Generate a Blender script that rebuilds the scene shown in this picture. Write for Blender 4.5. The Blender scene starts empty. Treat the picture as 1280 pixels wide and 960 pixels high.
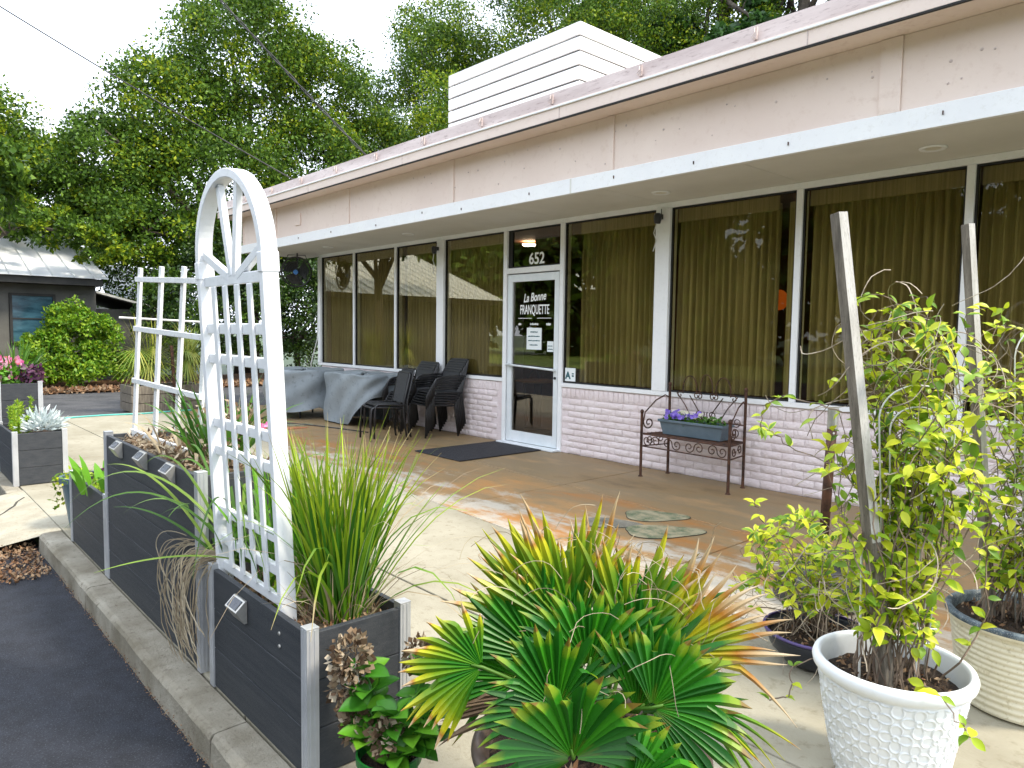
import bpy, math, random
import numpy as np
from mathutils import Vector, Matrix
R = math.radians
random.seed(7); rng = np.random.default_rng(7)
S = bpy.context.scene
C = S.collection
D = 6.347            # facade plane (windows) lies at y = D

# ------------------------------------------------------------------ camera
cam = bpy.data.objects.new('camera', bpy.data.cameras.new('camera')); C.objects.link(cam)
cam.data.sensor_width = 36; cam.data.lens = 25.318
cam.data.clip_start = .05; cam.data.clip_end = 600
r_ = Vector((0.66948192, 0.7426935, 0.01415323)); u_ = Vector((-0.06220158, 0.03706341, 0.99737519)); f_ = Vector((-0.74021951, 0.66860501, -0.07100999))
m = Matrix.Identity(4)
for i in range(3):
    m[i][0] = r_[i]; m[i][1] = u_[i]; m[i][2] = -f_[i]
m[2][3] = 1.45
cam.matrix_world = m
S.camera = cam
# ------------------------------------------------------------------ sky, sun, exposure
SUN_DIR = Vector((.80, .42, 1.12)).normalized()
W = bpy.data.worlds.new('World'); S.world = W; W.use_nodes = True
nt = W.node_tree; nt.nodes.clear()
out = nt.nodes.new('ShaderNodeOutputWorld'); bg = nt.nodes.new('ShaderNodeBackground'); bg.inputs[1].default_value = .1
sky = nt.nodes.new('ShaderNodeTexSky'); sky.sky_type = 'NISHITA'; sky.sun_disc = False
sky.sun_elevation = math.asin(SUN_DIR.z); sky.sun_rotation = math.atan2(SUN_DIR.x, SUN_DIR.y)
tc = nt.nodes.new('ShaderNodeTexCoord'); nz = nt.nodes.new('ShaderNodeTexNoise'); nz.inputs['Scale'].default_value = 2.2; nz.inputs['Detail'].default_value = 5
rp = nt.nodes.new('ShaderNodeValToRGB'); rp.color_ramp.elements[0].position = .35; rp.color_ramp.elements[0].color = (8.3, 9.4, 11.2, 1)
rp.color_ramp.elements[1].position = .62; rp.color_ramp.elements[1].color = (10.9, 11.5, 12.6, 1)
mx = nt.nodes.new('ShaderNodeMix'); mx.data_type = 'RGBA'; mx.inputs[0].default_value = .86
L = nt.links.new
L(tc.outputs['Generated'], nz.inputs['Vector']); L(nz.outputs['Fac'], rp.inputs[0]); L(sky.outputs[0], mx.inputs[6]); L(rp.outputs[0], mx.inputs[7]); L(mx.outputs[2], bg.inputs[0]); L(bg.outputs[0], out.inputs[0])
sd = bpy.data.lights.new('sun', 'SUN'); sd.energy = 1.95; sd.angle = R(9); sd.color = (1, .90, .74)
so = bpy.data.objects.new('sun', sd); C.objects.link(so); so.rotation_euler = SUN_DIR.to_track_quat('Z', 'Y').to_euler()
S.view_settings.view_transform = 'Standard'; S.view_settings.look = 'None'; S.view_settings.exposure = 1.34; S.view_settings.gamma = 1

# ------------------------------------------------------------------ materials
def _nodes(name):
    M = bpy.data.materials.new(name); M.use_nodes = True
    n = M.node_tree; b = n.nodes['Principled BSDF']
    return M, n, b
def _val(nt, kind, **kw):
    x = nt.nodes.new(kind)
    for k, v in kw.items():
        if k in x.inputs: x.inputs[k].default_value = v
        else: setattr(x, k, v)
    return x
def _ramp(n, stops):
    r = n.nodes.new('ShaderNodeValToRGB'); e = r.color_ramp.elements
    while len(e) < len(stops): e.new(.5)
    for k, (p, c) in enumerate(stops): e[k].position = p; e[k].color = (*c, 1)
    return r
def pmat(name, c1, c2, scale=8, rough=.7, bump=.2, bscale=60, metal=0, coord='pos', stretch=(1, 1, 1), spec=.5, detail=6, c3=None, dist=.01, lo=.35, hi=.65):
    M, n, b = _nodes(name)
    if coord == 'pos': src = n.nodes.new('ShaderNodeNewGeometry').outputs['Position']
    else: src = n.nodes.new('ShaderNodeTexCoord').outputs['Object']
    mp = n.nodes.new('ShaderNodeMapping'); mp.inputs['Scale'].default_value = stretch
    n.links.new(src, mp.inputs[0])
    a = _val(n, 'ShaderNodeTexNoise', Scale=scale, Detail=detail, Roughness=.6); n.links.new(mp.outputs[0], a.inputs['Vector'])
    rr = _ramp(n, [(lo, c1), (hi, c2)]); n.links.new(a.outputs['Fac'], rr.inputs[0])
    col = rr.outputs[0]
    if c3:
        a2 = _val(n, 'ShaderNodeTexNoise', Scale=scale * 9, Detail=4, Roughness=.7); n.links.new(mp.outputs[0], a2.inputs['Vector'])
        r2 = _ramp(n, [(.55, (0, 0, 0)), (.72, (1, 1, 1))]); n.links.new(a2.outputs['Fac'], r2.inputs[0])
        x = n.nodes.new('ShaderNodeMix'); x.data_type = 'RGBA'; n.links.new(r2.outputs[0], x.inputs[0]); n.links.new(col, x.inputs[6]); x.inputs[7].default_value = (*c3, 1)
        col = x.outputs[2]
    n.links.new(col, b.inputs['Base Color'])
    b.inputs['Roughness'].default_value = rough; b.inputs['Metallic'].default_value = metal; b.inputs['Specular IOR Level'].default_value = spec
    if bump:
        a3 = _val(n, 'ShaderNodeTexNoise', Scale=bscale, Detail=5, Roughness=.65); n.links.new(mp.outputs[0], a3.inputs['Vector'])
        bp = _val(n, 'ShaderNodeBump', Strength=bump, Distance=dist); n.links.new(a3.outputs['Fac'], bp.inputs['Height']); n.links.new(bp.outputs[0], b.inputs['Normal'])
    return M
def leafmat(name, cols, rnd='island', trans=.3, rough=.45, uramp=None, vedge=None, spec=.4):
    """cols: list of colours picked at random per leaf; uramp: colour along the blade; vedge: colour towards the leaf margin"""
    M, n, b = _nodes(name)
    if rnd == 'island': src = n.nodes.new('ShaderNodeNewGeometry').outputs['Random Per Island']
    else: src = n.nodes.new('ShaderNodeObjectInfo').outputs['Random']
    k = len(cols); rr = _ramp(n, [(i / max(1, k - 1), c) for i, c in enumerate(cols)]); n.links.new(src, rr.inputs[0])
    col = rr.outputs[0]
    uv = n.nodes.new('ShaderNodeUVMap'); sp = n.nodes.new('ShaderNodeSeparateXYZ'); n.links.new(uv.outputs[0], sp.inputs[0])
    if uramp:
        ad = _val(n, 'ShaderNodeMath', operation='MULTIPLY_ADD'); n.links.new(src, ad.inputs[0]); ad.inputs[1].default_value = .3; ad.inputs[2].default_value = -.15
        ad2 = _val(n, 'ShaderNodeMath', operation='ADD'); n.links.new(ad.outputs[0], ad2.inputs[0]); n.links.new(sp.outputs[0], ad2.inputs[1])
        fr = _ramp(n, [(p, (w, w, w)) for p, w, c in uramp]); cr = _ramp(n, [(p, c) for p, w, c in uramp])
        n.links.new(ad2.outputs[0], fr.inputs[0]); n.links.new(ad2.outputs[0], cr.inputs[0])
        x = n.nodes.new('ShaderNodeMix'); x.data_type = 'RGBA'; n.links.new(fr.outputs[0], x.inputs[0]); n.links.new(col, x.inputs[6]); n.links.new(cr.outputs[0], x.inputs[7]); col = x.outputs[2]
    if vedge:
        fr = _ramp(n, [(vedge[1], (0, 0, 0)), (vedge[2], (1, 1, 1))]); n.links.new(sp.outputs[1], fr.inputs[0])
        x = n.nodes.new('ShaderNodeMix'); x.data_type = 'RGBA'; n.links.new(fr.outputs[0], x.inputs[0]); n.links.new(col, x.inputs[6]); x.inputs[7].default_value = (*vedge[0], 1); col = x.outputs[2]
    n.links.new(col, b.inputs['Base Color']); b.inputs['Roughness'].default_value = rough; b.inputs['Specular IOR Level'].default_value = spec
    tr = n.nodes.new('ShaderNodeBsdfTranslucent'); n.links.new(col, tr.inputs[0])
    ms = n.nodes.new('ShaderNodeMixShader'); ms.inputs[0].default_value = trans
    o = n.nodes['Material Output']; n.links.new(b.outputs[0], ms.inputs[1]); n.links.new(tr.outputs[0], ms.inputs[2]); n.links.new(ms.outputs[0], o.inputs[0])
    return M
def glassmat(name, tint, refl, rough=.0):
    M, n, b = _nodes(name); n.nodes.remove(b)
    t = n.nodes.new('ShaderNodeBsdfTransparent'); t.inputs[0].default_value = (*tint, 1)
    g = n.nodes.new('ShaderNodeBsdfGlossy'); g.inputs['Roughness'].default_value = rough
    fz = _val(n, 'ShaderNodeFresnel', IOR=1.5); md = _val(n, 'ShaderNodeMath', operation='MULTIPLY_ADD'); n.links.new(fz.outputs[0], md.inputs[0]); md.inputs[1].default_value = refl; md.inputs[2].default_value = .015
    cl = _val(n, 'ShaderNodeClamp'); n.links.new(md.outputs[0], cl.inputs[0])
    ms = n.nodes.new('ShaderNodeMixShader'); n.links.new(cl.outputs[0], ms.inputs[0]); n.links.new(t.outputs[0], ms.inputs[1]); n.links.new(g.outputs[0], ms.inputs[2])
    n.links.new(ms.outputs[0], n.nodes['Material Output'].inputs[0])
    return M
def concrete_stained(name):
    """pale slab with water stain, rust-brown wash and worn white patches, in world coordinates"""
    M, n, b = _nodes(name)
    g = n.nodes.new('ShaderNodeNewGeometry').outputs['Position']
    def noise(s, d=6, ro=.6, off=0):
        mp = n.nodes.new('ShaderNodeMapping'); mp.inputs['Location'].default_value = (off, off, 0); mp.inputs['Scale'].default_value = (.55, 1.3, 1); n.links.new(g, mp.inputs[0])
        a = _val(n, 'ShaderNodeTexNoise', Scale=s, Detail=d, Roughness=ro); n.links.new(mp.outputs[0], a.inputs['Vector']); return a.outputs['Fac']
    base = _ramp(n, [(.25, (.13, .07, .03)), (.38, (.36, .16, .04)), (.46, (.26, .18, .09)), (.55, (.40, .22, .08)), (.63, (.48, .21, .05)), (.78, (.36, .30, .18))]); n.links.new(noise(.75, 9, .66), base.inputs[0])
    wr = _ramp(n, [(.52, (0, 0, 0)), (.63, (.9, .9, .9))])
    sep = n.nodes.new('ShaderNodeSeparateXYZ'); n.links.new(g, sep.inputs[0])
    # wear grows towards the open side of the porch (small y)
    mr = _val(n, 'ShaderNodeMapRange'); mr.inputs['From Min'].default_value = 3.5; mr.inputs['From Max'].default_value = 5.0; mr.inputs['To Min'].default_value = .12; mr.inputs['To Max'].default_value = -.15; n.links.new(sep.outputs[1], mr.inputs[0])
    ad = _val(n, 'ShaderNodeMath', operation='ADD'); n.links.new(noise(2.6, 10, .72, 5), ad.inputs[0]); n.links.new(mr.outputs[0], ad.inputs[1]); n.links.new(ad.outputs[0], wr.inputs[0])
    x = n.nodes.new('ShaderNodeMix'); x.data_type = 'RGBA'; n.links.new(wr.outputs[0], x.inputs[0]); n.links.new(base.outputs[0], x.inputs[6]); x.inputs[7].default_value = (.5, .46, .38, 1)
    # plain brown-grey strip along the wall
    mr2 = _val(n, 'ShaderNodeMapRange'); mr2.inputs['From Min'].default_value = 4.75; mr2.inputs['From Max'].default_value = 5.15; n.links.new(sep.outputs[1], mr2.inputs[0])
    pl = _ramp(n, [(.3, (.13, .085, .035)), (.47, (.27, .18, .085)), (.56, (.24, .175, .095)), (.7, (.40, .25, .115))]); n.links.new(noise(1.3, 9, .65, 9), pl.inputs[0])
    x2 = n.nodes.new('ShaderNodeMix'); x2.data_type = 'RGBA'; n.links.new(mr2.outputs[0], x2.inputs[0]); n.links.new(x.outputs[2], x2.inputs[6]); n.links.new(pl.outputs[0], x2.inputs[7])
    sp = _ramp(n, [(.6, (1, 1, 1)), (.75, (.55, .5, .45))]); n.links.new(noise(30, 4, .7), sp.inputs[0])
    x3 = n.nodes.new('ShaderNodeMix'); x3.data_type = 'RGBA'; x3.blend_type = 'MULTIPLY'; x3.inputs[0].default_value = .8; n.links.new(x2.outputs[2], x3.inputs[6]); n.links.new(sp.outputs[0], x3.inputs[7])
    n.links.new(x3.outputs[2], b.inputs['Base Color']); b.inputs['Roughness'].default_value = .55
    bp = _val(n, 'ShaderNodeBump', Strength=.25, Distance=.01); n.links.new(noise(45, 5, .7), bp.inputs['Height']); n.links.new(bp.outputs[0], b.inputs['Normal'])
    return M
def emis(name, col, st):
    M, n, b = _nodes(name); b.inputs['Base Color'].default_value = (*col, 1); b.inputs['Emission Color'].default_value = (*col, 1); b.inputs['Emission Strength'].default_value = st
    return M
MT = {}
MT['asphalt'] = pmat('asphalt', (.008, .0105, .017), (.019, .023, .035), 13, .8, 1, 150, c3=(.085, .092, .11), dist=.012)
MT['asphalt_far'] = pmat('asphalt_far', (.045, .046, .05), (.085, .085, .09), 2, .85, .5, 60, c3=(.14, .14, .14))
MT['slab'] = pmat('slab_pale', (.26, .234, .165), (.365, .336, .255), 1.6, .8, .35, 70, c3=(.22, .19, .125), lo=.3, hi=.62)
MT['stain'] = concrete_stained('slab_stained')
MT['joint'] = pmat('joint_dirt', (.02, .02, .015), (.05, .045, .03), 8)
MT['kerb'] = pmat('kerb_concrete', (.19, .165, .115), (.38, .35, .28), 3.0, .9, .7, 80, c3=(.16, .13, .09), dist=.012)
MT['apron'] = pmat('apron_concrete', (.30, .27, .20), (.42, .39, .30), 4, .9, .6, 90, c3=(.28, .23, .15))
MT['litter'] = pmat('leaf_litter', (.10, .045, .02), (.30, .15, .06), 14, .95, 1, 60, c3=(.42, .30, .16), dist=.04)
MT['brick'] = pmat('brick_paint', (.77, .655, .655), (.85, .755, .75), 3, .6, 1., 38, c3=(.76, .65, .63), dist=.012, lo=.3)
MT['mortar'] = pmat('mortar_paint', (.73, .62, .62), (.82, .72, .72), 9, .7, .8, 40, dist=.01)
MT['pink'] = pmat('pink_paint', (.76, .625, .55), (.82, .69, .61), 1.2, .6, .12, 25, c3=(.72, .58, .50))
MT['flash'] = pmat('roof_flashing', (.48, .38, .35), (.68, .57, .53), 2.5, .55, .2, 12, c3=(.27, .19, .17), stretch=(.4, 1, 2))
MT['white'] = pmat('white_paint', (.84, .85, .86), (.88, .89, .89), 3, .5, .1, 30, c3=(.78, .78, .77))
MT['soffit'] = pmat('soffit_paint', (.66, .65, .60), (.72, .71, .66), 2, .7, .1, 30)
MT['screen'] = pmat('white_board', (.80, .80, .78), (.88, .88, .86), 3, .5, .1, 40)
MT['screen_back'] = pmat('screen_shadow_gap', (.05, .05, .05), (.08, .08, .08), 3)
MT['alu'] = pmat('aluminium_frame', (.74, .79, .81), (.82, .85, .87), 6, .35, .05, 60, metal=.1)
MT['glass'] = glassmat('bronze_glass', (.82, .79, .65), .30)
MT['dglass'] = glassmat('door_glass', (.75, .72, .68), .32)
MT['gasket'] = pmat('black_gasket', (.012, .012, .012), (.02, .02, .02), 5)
MT['curtain'] = pmat('curtain_cloth', (.33, .30, .185), (.54, .49, .33), 9, .9, .15, 200, stretch=(6, 1, .08))
MT['indoor'] = pmat('indoor_wall', (.22, .09, .045), (.32, .15, .08), 2)
MT['indoor_floor'] = pmat('indoor_floor', (.12, .12, .12), (.2, .2, .19), 3, stretch=(1, 6, 1))
MT['board'] = pmat('composite_board', (.023, .028, .035), (.044, .048, .054), 5, .6, .35, 60, stretch=(.5, 3, 12), c3=(.075, .078, .082))
MT['post'] = pmat('anodised_post', (.50, .51, .52), (.62, .63, .64), 5, .38, .05, 60, metal=.45)
MT['vinyl'] = pmat('white_vinyl', (.80, .82, .84), (.86, .87, .88), 4, .35, .03, 30, c3=(.74, .76, .76))
MT['whitewood'] = pmat('white_painted_slat', (.74, .75, .74), (.84, .84, .83), 12, .5, .2, 60, c3=(.5, .5, .46))
MT['soil'] = pmat('potting_soil', (.012, .008, .005), (.06, .035, .02), 25, .95, 1, 60, c3=(.16, .10, .05), dist=.03)
MT['chips'] = pmat('dry_mulch', (.10, .07, .04), (.36, .28, .18), 30, .95, 1, 70, c3=(.02, .015, .01), dist=.03)
MT['rust'] = pmat('rusty_iron', (.030, .016, .012), (.12, .052, .028), 18, .65, .3, 90, metal=.3)
MT['black'] = pmat('black_metal', (.012, .012, .013), (.025, .025, .027), 6, .4, .05, 80)
MT['blackplastic'] = pmat('black_plastic', (.012, .012, .015), (.03, .03, .034), 6, .35, .1, 40)
MT['mesh_seat'] = pmat('chair_mesh', (.012, .013, .015), (.03, .032, .035), 60, .6, .4, 500)
MT['cover'] = pmat('grey_cover', (.20, .23, .25), (.28, .32, .345), 1.5, .55, .15, 60, c3=(.16, .185, .2))
MT['rubber'] = pmat('rubber_mat', (.014, .014, .018), (.024, .024, .03), 20, .7, .6, 300)
MT['whitepot'] = pmat('white_pot_glaze', (.78, .81, .82), (.84, .86, .86), 4, .35, .0, 40, c3=(.76, .79, .79), coord='obj')
MT['creampot'] = pmat('cream_pot_glaze', (.68, .63, .47), (.78, .73, .57), 6, .4, .15, 40, c3=(.50, .43, .27), coord='obj')
MT['bluepaint'] = pmat('chipped_blue_rim', (.03, .05, .07), (.14, .18, .2), 30, .6, .3, 60, c3=(.6, .6, .52))
MT['brownpot'] = pmat('brown_resin_pot', (.055, .038, .030), (.10, .072, .055), 4, .45, .15, 30)
MT['greenpot'] = pmat('green_plastic', (.010, .12, .018), (.015, .16, .025), 3, .35, .05, 40)
MT['navypot'] = pmat('navy_bowl', (.010, .013, .022), (.02, .025, .04), 3, .3, .05, 40)
MT['purple'] = pmat('purple_rim', (.06, .04, .16), (.09, .06, .2), 3, .4)
MT['bluepot'] = pmat('slate_blue_plastic', (.07, .12, .155), (.10, .16, .2), 4, .4, .05, 40)
MT['boxblue'] = pmat('blue_grey_trough', (.085, .125, .155), (.12, .165, .2), 6, .4, .1, 60)
MT['stake'] = pmat('weathered_wood', (.10, .085, .065), (.25, .215, .17), 14, .85, .5, 60, stretch=(3, 3, .3), c3=(.05, .04, .03))
MT['stakelight'] = pmat('wood_lit_colour', (.42, .40, .36), (.58, .56, .52), 14, .85, .4, 60, stretch=(3, 3, .3), c3=(.22, .2, .17))  # paler copy of the stake wood, standing in for its sunlit side
MT['bark'] = pmat('bark', (.035, .026, .018), (.10, .08, .06), 5, .9, .8, 12, c3=(.16, .14, .12), dist=.05)
MT['twig'] = pmat('twig_bark', (.07, .045, .03), (.28, .21, .15), 10, .8, .2, 60)
MT['palewire'] = pmat('pale_wire', (.62, .62, .58), (.75, .75, .71), 8, .4)
MT['greywall'] = pmat('grey_siding', (.10, .098, .088), (.14, .138, .12), 2, .8)
MT['darkfascia'] = pmat('dark_fascia', (.02, .02, .018), (.04, .038, .034), 2, .7)
MT['metalroof'] = pmat('pale_metal_roof', (.84, .86, .88), (.88, .89, .9), 1, .5, .05, 20)
MT['greyroof'] = pmat('grey_shingle', (.12, .14, .16), (.18, .2, .23), 8, .9, .6, 30)
MT['bluewin'] = pmat('blue_window_glass', (.015, .05, .075), (.07, .17, .22), 2, .1, 0, stretch=(1, 1, 3))
MT['teal'] = pmat('teal_hose', (.06, .40, .36), (.10, .50, .45), 3, .4)
MT['shamrock'] = pmat('green_floor_paint', (.11, .14, .075), (.33, .29, .18), 8, .8, .4, 40, c3=(.44, .33, .17), lo=.38, hi=.58)
MT['greyinlay'] = pmat('grey_floor_paint', (.13, .12, .09), (.24, .22, .17), 7, .8, .4, 40, c3=(.34, .3, .2))
MT['orange'] = emis('orange_lantern', (.75, .15, .02), .15)
MT['paper'] = pmat('white_paper', (.78, .83, .84), (.84, .88, .88), 3)
MT['ink'] = pmat('dark_ink', (.02, .10, .12), (.03, .12, .14), 3)
MT['signwhite'] = pmat('white_lettering', (.88, .88, .86), (.9, .9, .88), 3)
MT['lightlens'] = pmat('downlight_lens', (.70, .68, .56), (.78, .75, .62), 4, .3)
MT['steel'] = pmat('brushed_steel', (.40, .39, .36), (.52, .51, .47), 20, .35, .05, 60, metal=.7, coord='obj')
MT['solar'] = pmat('solar_cell', (.01, .016, .03), (.02, .03, .05), 3, .15, coord='obj')
MT['tabletop'] = pmat('yellow_tabletop', (.38, .22, .06), (.46, .28, .09), 3, .3)
MT['wire'] = pmat('overhead_wire', (.02, .02, .02), (.04, .04, .04), 2)
MT['fanblue'] = pmat('blue_badge', (.05, .16, .45), (.06, .2, .5), 2)
# foliage
G = leafmat
MT['oak'] = G('oak_leaves', [(.022, .05, .008), (.045, .10, .012), (.08, .155, .016), (.13, .22, .022), (.055, .12, .014)], trans=.22, spec=.2)
MT['oak2'] = G('oak_leaves_yellow', [(.04, .10, .008), (.11, .20, .012), (.22, .31, .015), (.36, .40, .02)], trans=.3, spec=.2)
MT['pine'] = G('pine_needles', [(.014, .045, .010), (.03, .09, .014), (.06, .15, .018)], trans=.15)
MT['hedge'] = G('hedge_leaves', [(.010, .028, .006), (.022, .055, .008), (.04, .09, .012), (.08, .14, .015)], trans=.2)
MT['vine'] = G('mound_leaves', [(.05, .15, .01), (.12, .28, .015), (.20, .36, .02), (.30, .42, .025), (.09, .22, .012)], trans=.3)
MT['fanleaf'] = G('fan_leaf', [(.12, .20, .03), (.24, .32, .045), (.42, .42, .08)], trans=.15)
MT['agap'] = G('strap_leaf', [(.04, .13, .015), (.08, .20, .02), (.12, .26, .03)], trans=.25)
YEL = (.52, .48, .015); BRN = (.22, .09, .02); TAN = (.50, .36, .20)
MT['palmG'] = G('palm_green', [(.008, .085, .004), (.018, .15, .006), (.045, .25, .008)], trans=.2, rough=.4, spec=.35, uramp=[(.0, .3, (.16, .26, .02)), (.15, 0, YEL), (.78, 0, YEL), (.97, .7, (.30, .36, .02)), (1.0, .8, BRN)], vedge=((.05, .22, .02), .9, 1.0))
MT['palmY'] = G('palm_yellowing', [(.014, .12, .006), (.03, .18, .008), (.09, .26, .010)], trans=.25, rough=.38, uramp=[(.3, 0, YEL), (.66, .2, YEL), (.90, .9, YEL), (.95, .95, (.38, .17, .03)), (1.0, 1, TAN)])
MT['palmO'] = G('palm_scorched', [(.05, .16, .012), (.16, .26, .012), (.40, .38, .015)], trans=.3, rough=.4, uramp=[(.1, 0, YEL), (.45, .5, YEL), (.66, .9, (.40, .15, .02)), (.82, .95, TAN), (1.0, 1, (.60, .48, .32))])
MT['palmD'] = G('palm_dead', [(.10, .065, .04), (.22, .15, .09)], trans=.05, rough=.8)
MT['grassG'] = G('lemongrass', [(.03, .12, .008), (.06, .20, .012), (.12, .30, .014), (.30, .46, .018), (.05, .17, .010)], trans=.3, uramp=[(.5, 0, YEL), (.95, .45, (.42, .45, .02)), (1, .8, TAN)])
MT['grassV'] = G('striped_grass', [(.04, .12, .012), (.10, .22, .02), (.22, .33, .04)], trans=.3)
MT['grassD'] = G('dry_grass', [(.34, .27, .17), (.50, .42, .29), (.24, .17, .10)], trans=.15, rough=.8)
MT['jasA'] = G('jasmine_leaf_green', [(.10, .24, .018), (.17, .33, .02), (.07, .19, .015)], rnd='obj', trans=.3, vedge=((.56, .62, .05), .5, .8))
MT['jasB'] = G('jasmine_leaf_lime', [(.36, .48, .015), (.54, .60, .02), (.66, .68, .04), (.26, .42, .015)], rnd='obj', trans=.35, vedge=((.66, .68, .08), .6, .9))
MT['jasC'] = G('jasmine_small_leaves', [(.09, .20, .012), (.22, .36, .018), (.44, .54, .02), (.64, .66, .04)], trans=.3)
MT['hyd'] = G('hydrangea_leaf', [(.035, .16, .012), (.06, .24, .016), (.11, .32, .02), (.16, .38, .02)], rnd='obj', trans=.25, rough=.4, vedge=((.03, .12, .01), .75, .98))
MT['deadfl'] = G('dead_blossom', [(.05, .028, .015), (.16, .10, .055), (.34, .26, .17), (.56, .48, .36)], trans=.1, rough=.9)
MT['dusty'] = G('dusty_miller', [(.55, .62, .62), (.72, .77, .76), (.42, .50, .49)], trans=.15, rough=.8)
MT['fern'] = G('foxtail_fern', [(.16, .34, .02), (.30, .46, .03), (.44, .55, .04)], trans=.3)
MT['purplefl'] = G('purple_blossom', [(.14, .08, .50), (.24, .14, .66), (.36, .26, .74)], trans=.3)
MT['creamfl'] = G('cream_blossom', [(.70, .66, .42), (.78, .76, .60)], trans=.3)
MT['pinkfl'] = G('pink_blossom', [(.75, .04, .12), (.80, .12, .35), (.85, .40, .60), (.70, .02, .04)], trans=.3)
MT['pinkfl2'] = G('pale_pink_blossom', [(.85, .35, .55), (.88, .62, .72)], trans=.3)
MT['purleaf'] = G('purple_leaf', [(.03, .01, .03), (.08, .02, .06), (.15, .05, .10)], trans=.15)
MT['lettuce'] = G('broad_leaf', [(.10, .30, .02), (.18, .42, .03), (.07, .22, .015)], trans=.3)

# ------------------------------------------------------------------ mesh building
class MB:
    def __init__(s): s.v = []; s.f = []; s.uv = []
    def add(s, vs, fs, uvs=None):
        o = len(s.v); s.v += [tuple(x) for x in vs]; s.f += [tuple(i + o for i in f) for f in fs]
        s.uv += (uvs if uvs else [(0, 0)] * len(vs)); return s
    def box(s, x0, x1, y0, y1, z0, z1, M=None):
        vs = [Vector((x, y, z)) for z in (z0, z1) for y in (y0, y1) for x in (x0, x1)]
        if M: vs = [M @ v for v in vs]
        return s.add(vs, [(0, 2, 3, 1), (4, 5, 7, 6), (0, 1, 5, 4), (2, 6, 7, 3), (0, 4, 6, 2), (1, 3, 7, 5)])
    def beam(s, a, b, w, h, up=(0, 0, 1)):
        a = Vector(a); b = Vector(b); d = b - a; Ln = d.length; d.normalize(); up = Vector(up)
        if abs(d.dot(up)) > .98: up = Vector((0, 1, 0))
        x = d.cross(up).normalized(); y = x.cross(d)
        M = Matrix((x, d, y)).transposed().to_4x4(); M.translation = a
        return s.box(-w / 2, w / 2, 0, Ln, -h / 2, h / 2, M)
    def tube(s, pts, r, n=6, cap=True):
        pts = [Vector(p) for p in pts]; N = len(pts); rs = r if isinstance(r, (list, tuple)) else [r] * N
        vs = []; prev = None
        for i, p in enumerate(pts):
            d = (pts[min(i + 1, N - 1)] - pts[max(i - 1, 0)])
            if d.length < 1e-9: d = Vector((0, 0, 1))
            d.normalize()
            if prev is None: x = d.cross(Vector((0, 0, 1)) if abs(d.z) < .9 else Vector((1, 0, 0))).normalized()
            else:
                x = prev - d * prev.dot(d)
                x = x.normalized() if x.length > 1e-6 else d.orthogonal().normalized()
            prev = x; y = d.cross(x)
            for k in range(n):
                a = 2 * math.pi * k / n; vs.append(p + (x * math.cos(a) + y * math.sin(a)) * rs[i])
        fs = [(i * n + k, i * n + (k + 1) % n, (i + 1) * n + (k + 1) % n, (i + 1) * n + k) for i in range(N - 1) for k in range(n)]
        if cap: fs += [tuple(range(n))[::-1], tuple((N - 1) * n + k for k in range(n))]
        return s.add(vs, fs)
    def lathe(s, prof, n=48, c=(0, 0, 0), disp=None):
        vs = []
        for i, (r, z) in enumerate(prof):
            for k in range(n):
                a = 2 * math.pi * k / n; rr = r + (disp(a, i, z) if disp else 0); vs.append((c[0] + rr * math.cos(a), c[1] + rr * math.sin(a), c[2] + z))
        fs = [(i * n + k, i * n + (k + 1) % n, (i + 1) * n + (k + 1) % n, (i + 1) * n + k) for i in range(len(prof) - 1) for k in range(n)]
        return s.add(vs, fs)
    def prism(s, poly, z0, z1):
        n = len(poly); vs = [(x, y, z0) for x, y in poly] + [(x, y, z1) for x, y in poly]
        return s.add(vs, [tuple(range(n))[::-1], tuple(range(n, 2 * n))] + [(k, (k + 1) % n, n + (k + 1) % n, n + k) for k in range(n)])
    def build(s, name, mat, parent=None, smooth=False, bevel=0, off=None):
        if off is None: off = OFF.get(parent.name, Vector((0, 0, 0))) if parent else Vector((0, 0, 0))
        me = bpy.data.meshes.new(name); me.from_pydata([(x - off[0], y - off[1], z - off[2]) for x, y, z in s.v], [], s.f)
        if any(u != (0, 0) for u in s.uv):
            ul = me.uv_layers.new(name='UVMap'); idx = np.empty(len(me.loops), dtype=np.int32); me.loops.foreach_get('vertex_index', idx)
            ul.data.foreach_set('uv', np.array(s.uv, dtype=np.float32)[idx].ravel())
        if smooth: me.polygons.foreach_set('use_smooth', [True] * len(me.polygons))
        me.materials.append(MT[mat] if isinstance(mat, str) else mat)
        return link(name, me, parent, bevel, off)
OFF = {}
def link(name, me, parent=None, bevel=0, off=None):
    o = bpy.data.objects.new(name, me); C.objects.link(o)
    if parent: o.parent = parent
    OFF[o.name] = Vector(off) if off is not None else Vector((0, 0, 0))
    if bevel:
        b = o.modifiers.new('bevel', 'BEVEL'); b.width = bevel; b.segments = 2; b.limit_method = 'ANGLE'
    return o
def thing(name, label, cat, loc=(0, 0, 0), group=None, rot=None):
    o = bpy.data.objects.new(name, None); C.objects.link(o); o.location = loc; o.empty_display_size = .1
    OFF[o.name] = Vector(loc) if rot is None else Vector((0, 0, 0))
    if rot is not None: o.rotation_euler = rot
    o['label'] = label; o['category'] = cat
    if group: o['group'] = group
    return o
def tag(o, label, cat, group=None):
    o['label'] = label; o['category'] = cat
    if group: o['group'] = group
    return o
def struct(o): o['kind'] = 'structure'; return o
def stuff(o): o['kind'] = 'stuff'; return o
def inst(name, me, parent, M, off=None):
    o = bpy.data.objects.new(name, me); C.objects.link(o); o.parent = parent
    M = M.copy()
    o.matrix_local = M; return o
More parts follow.
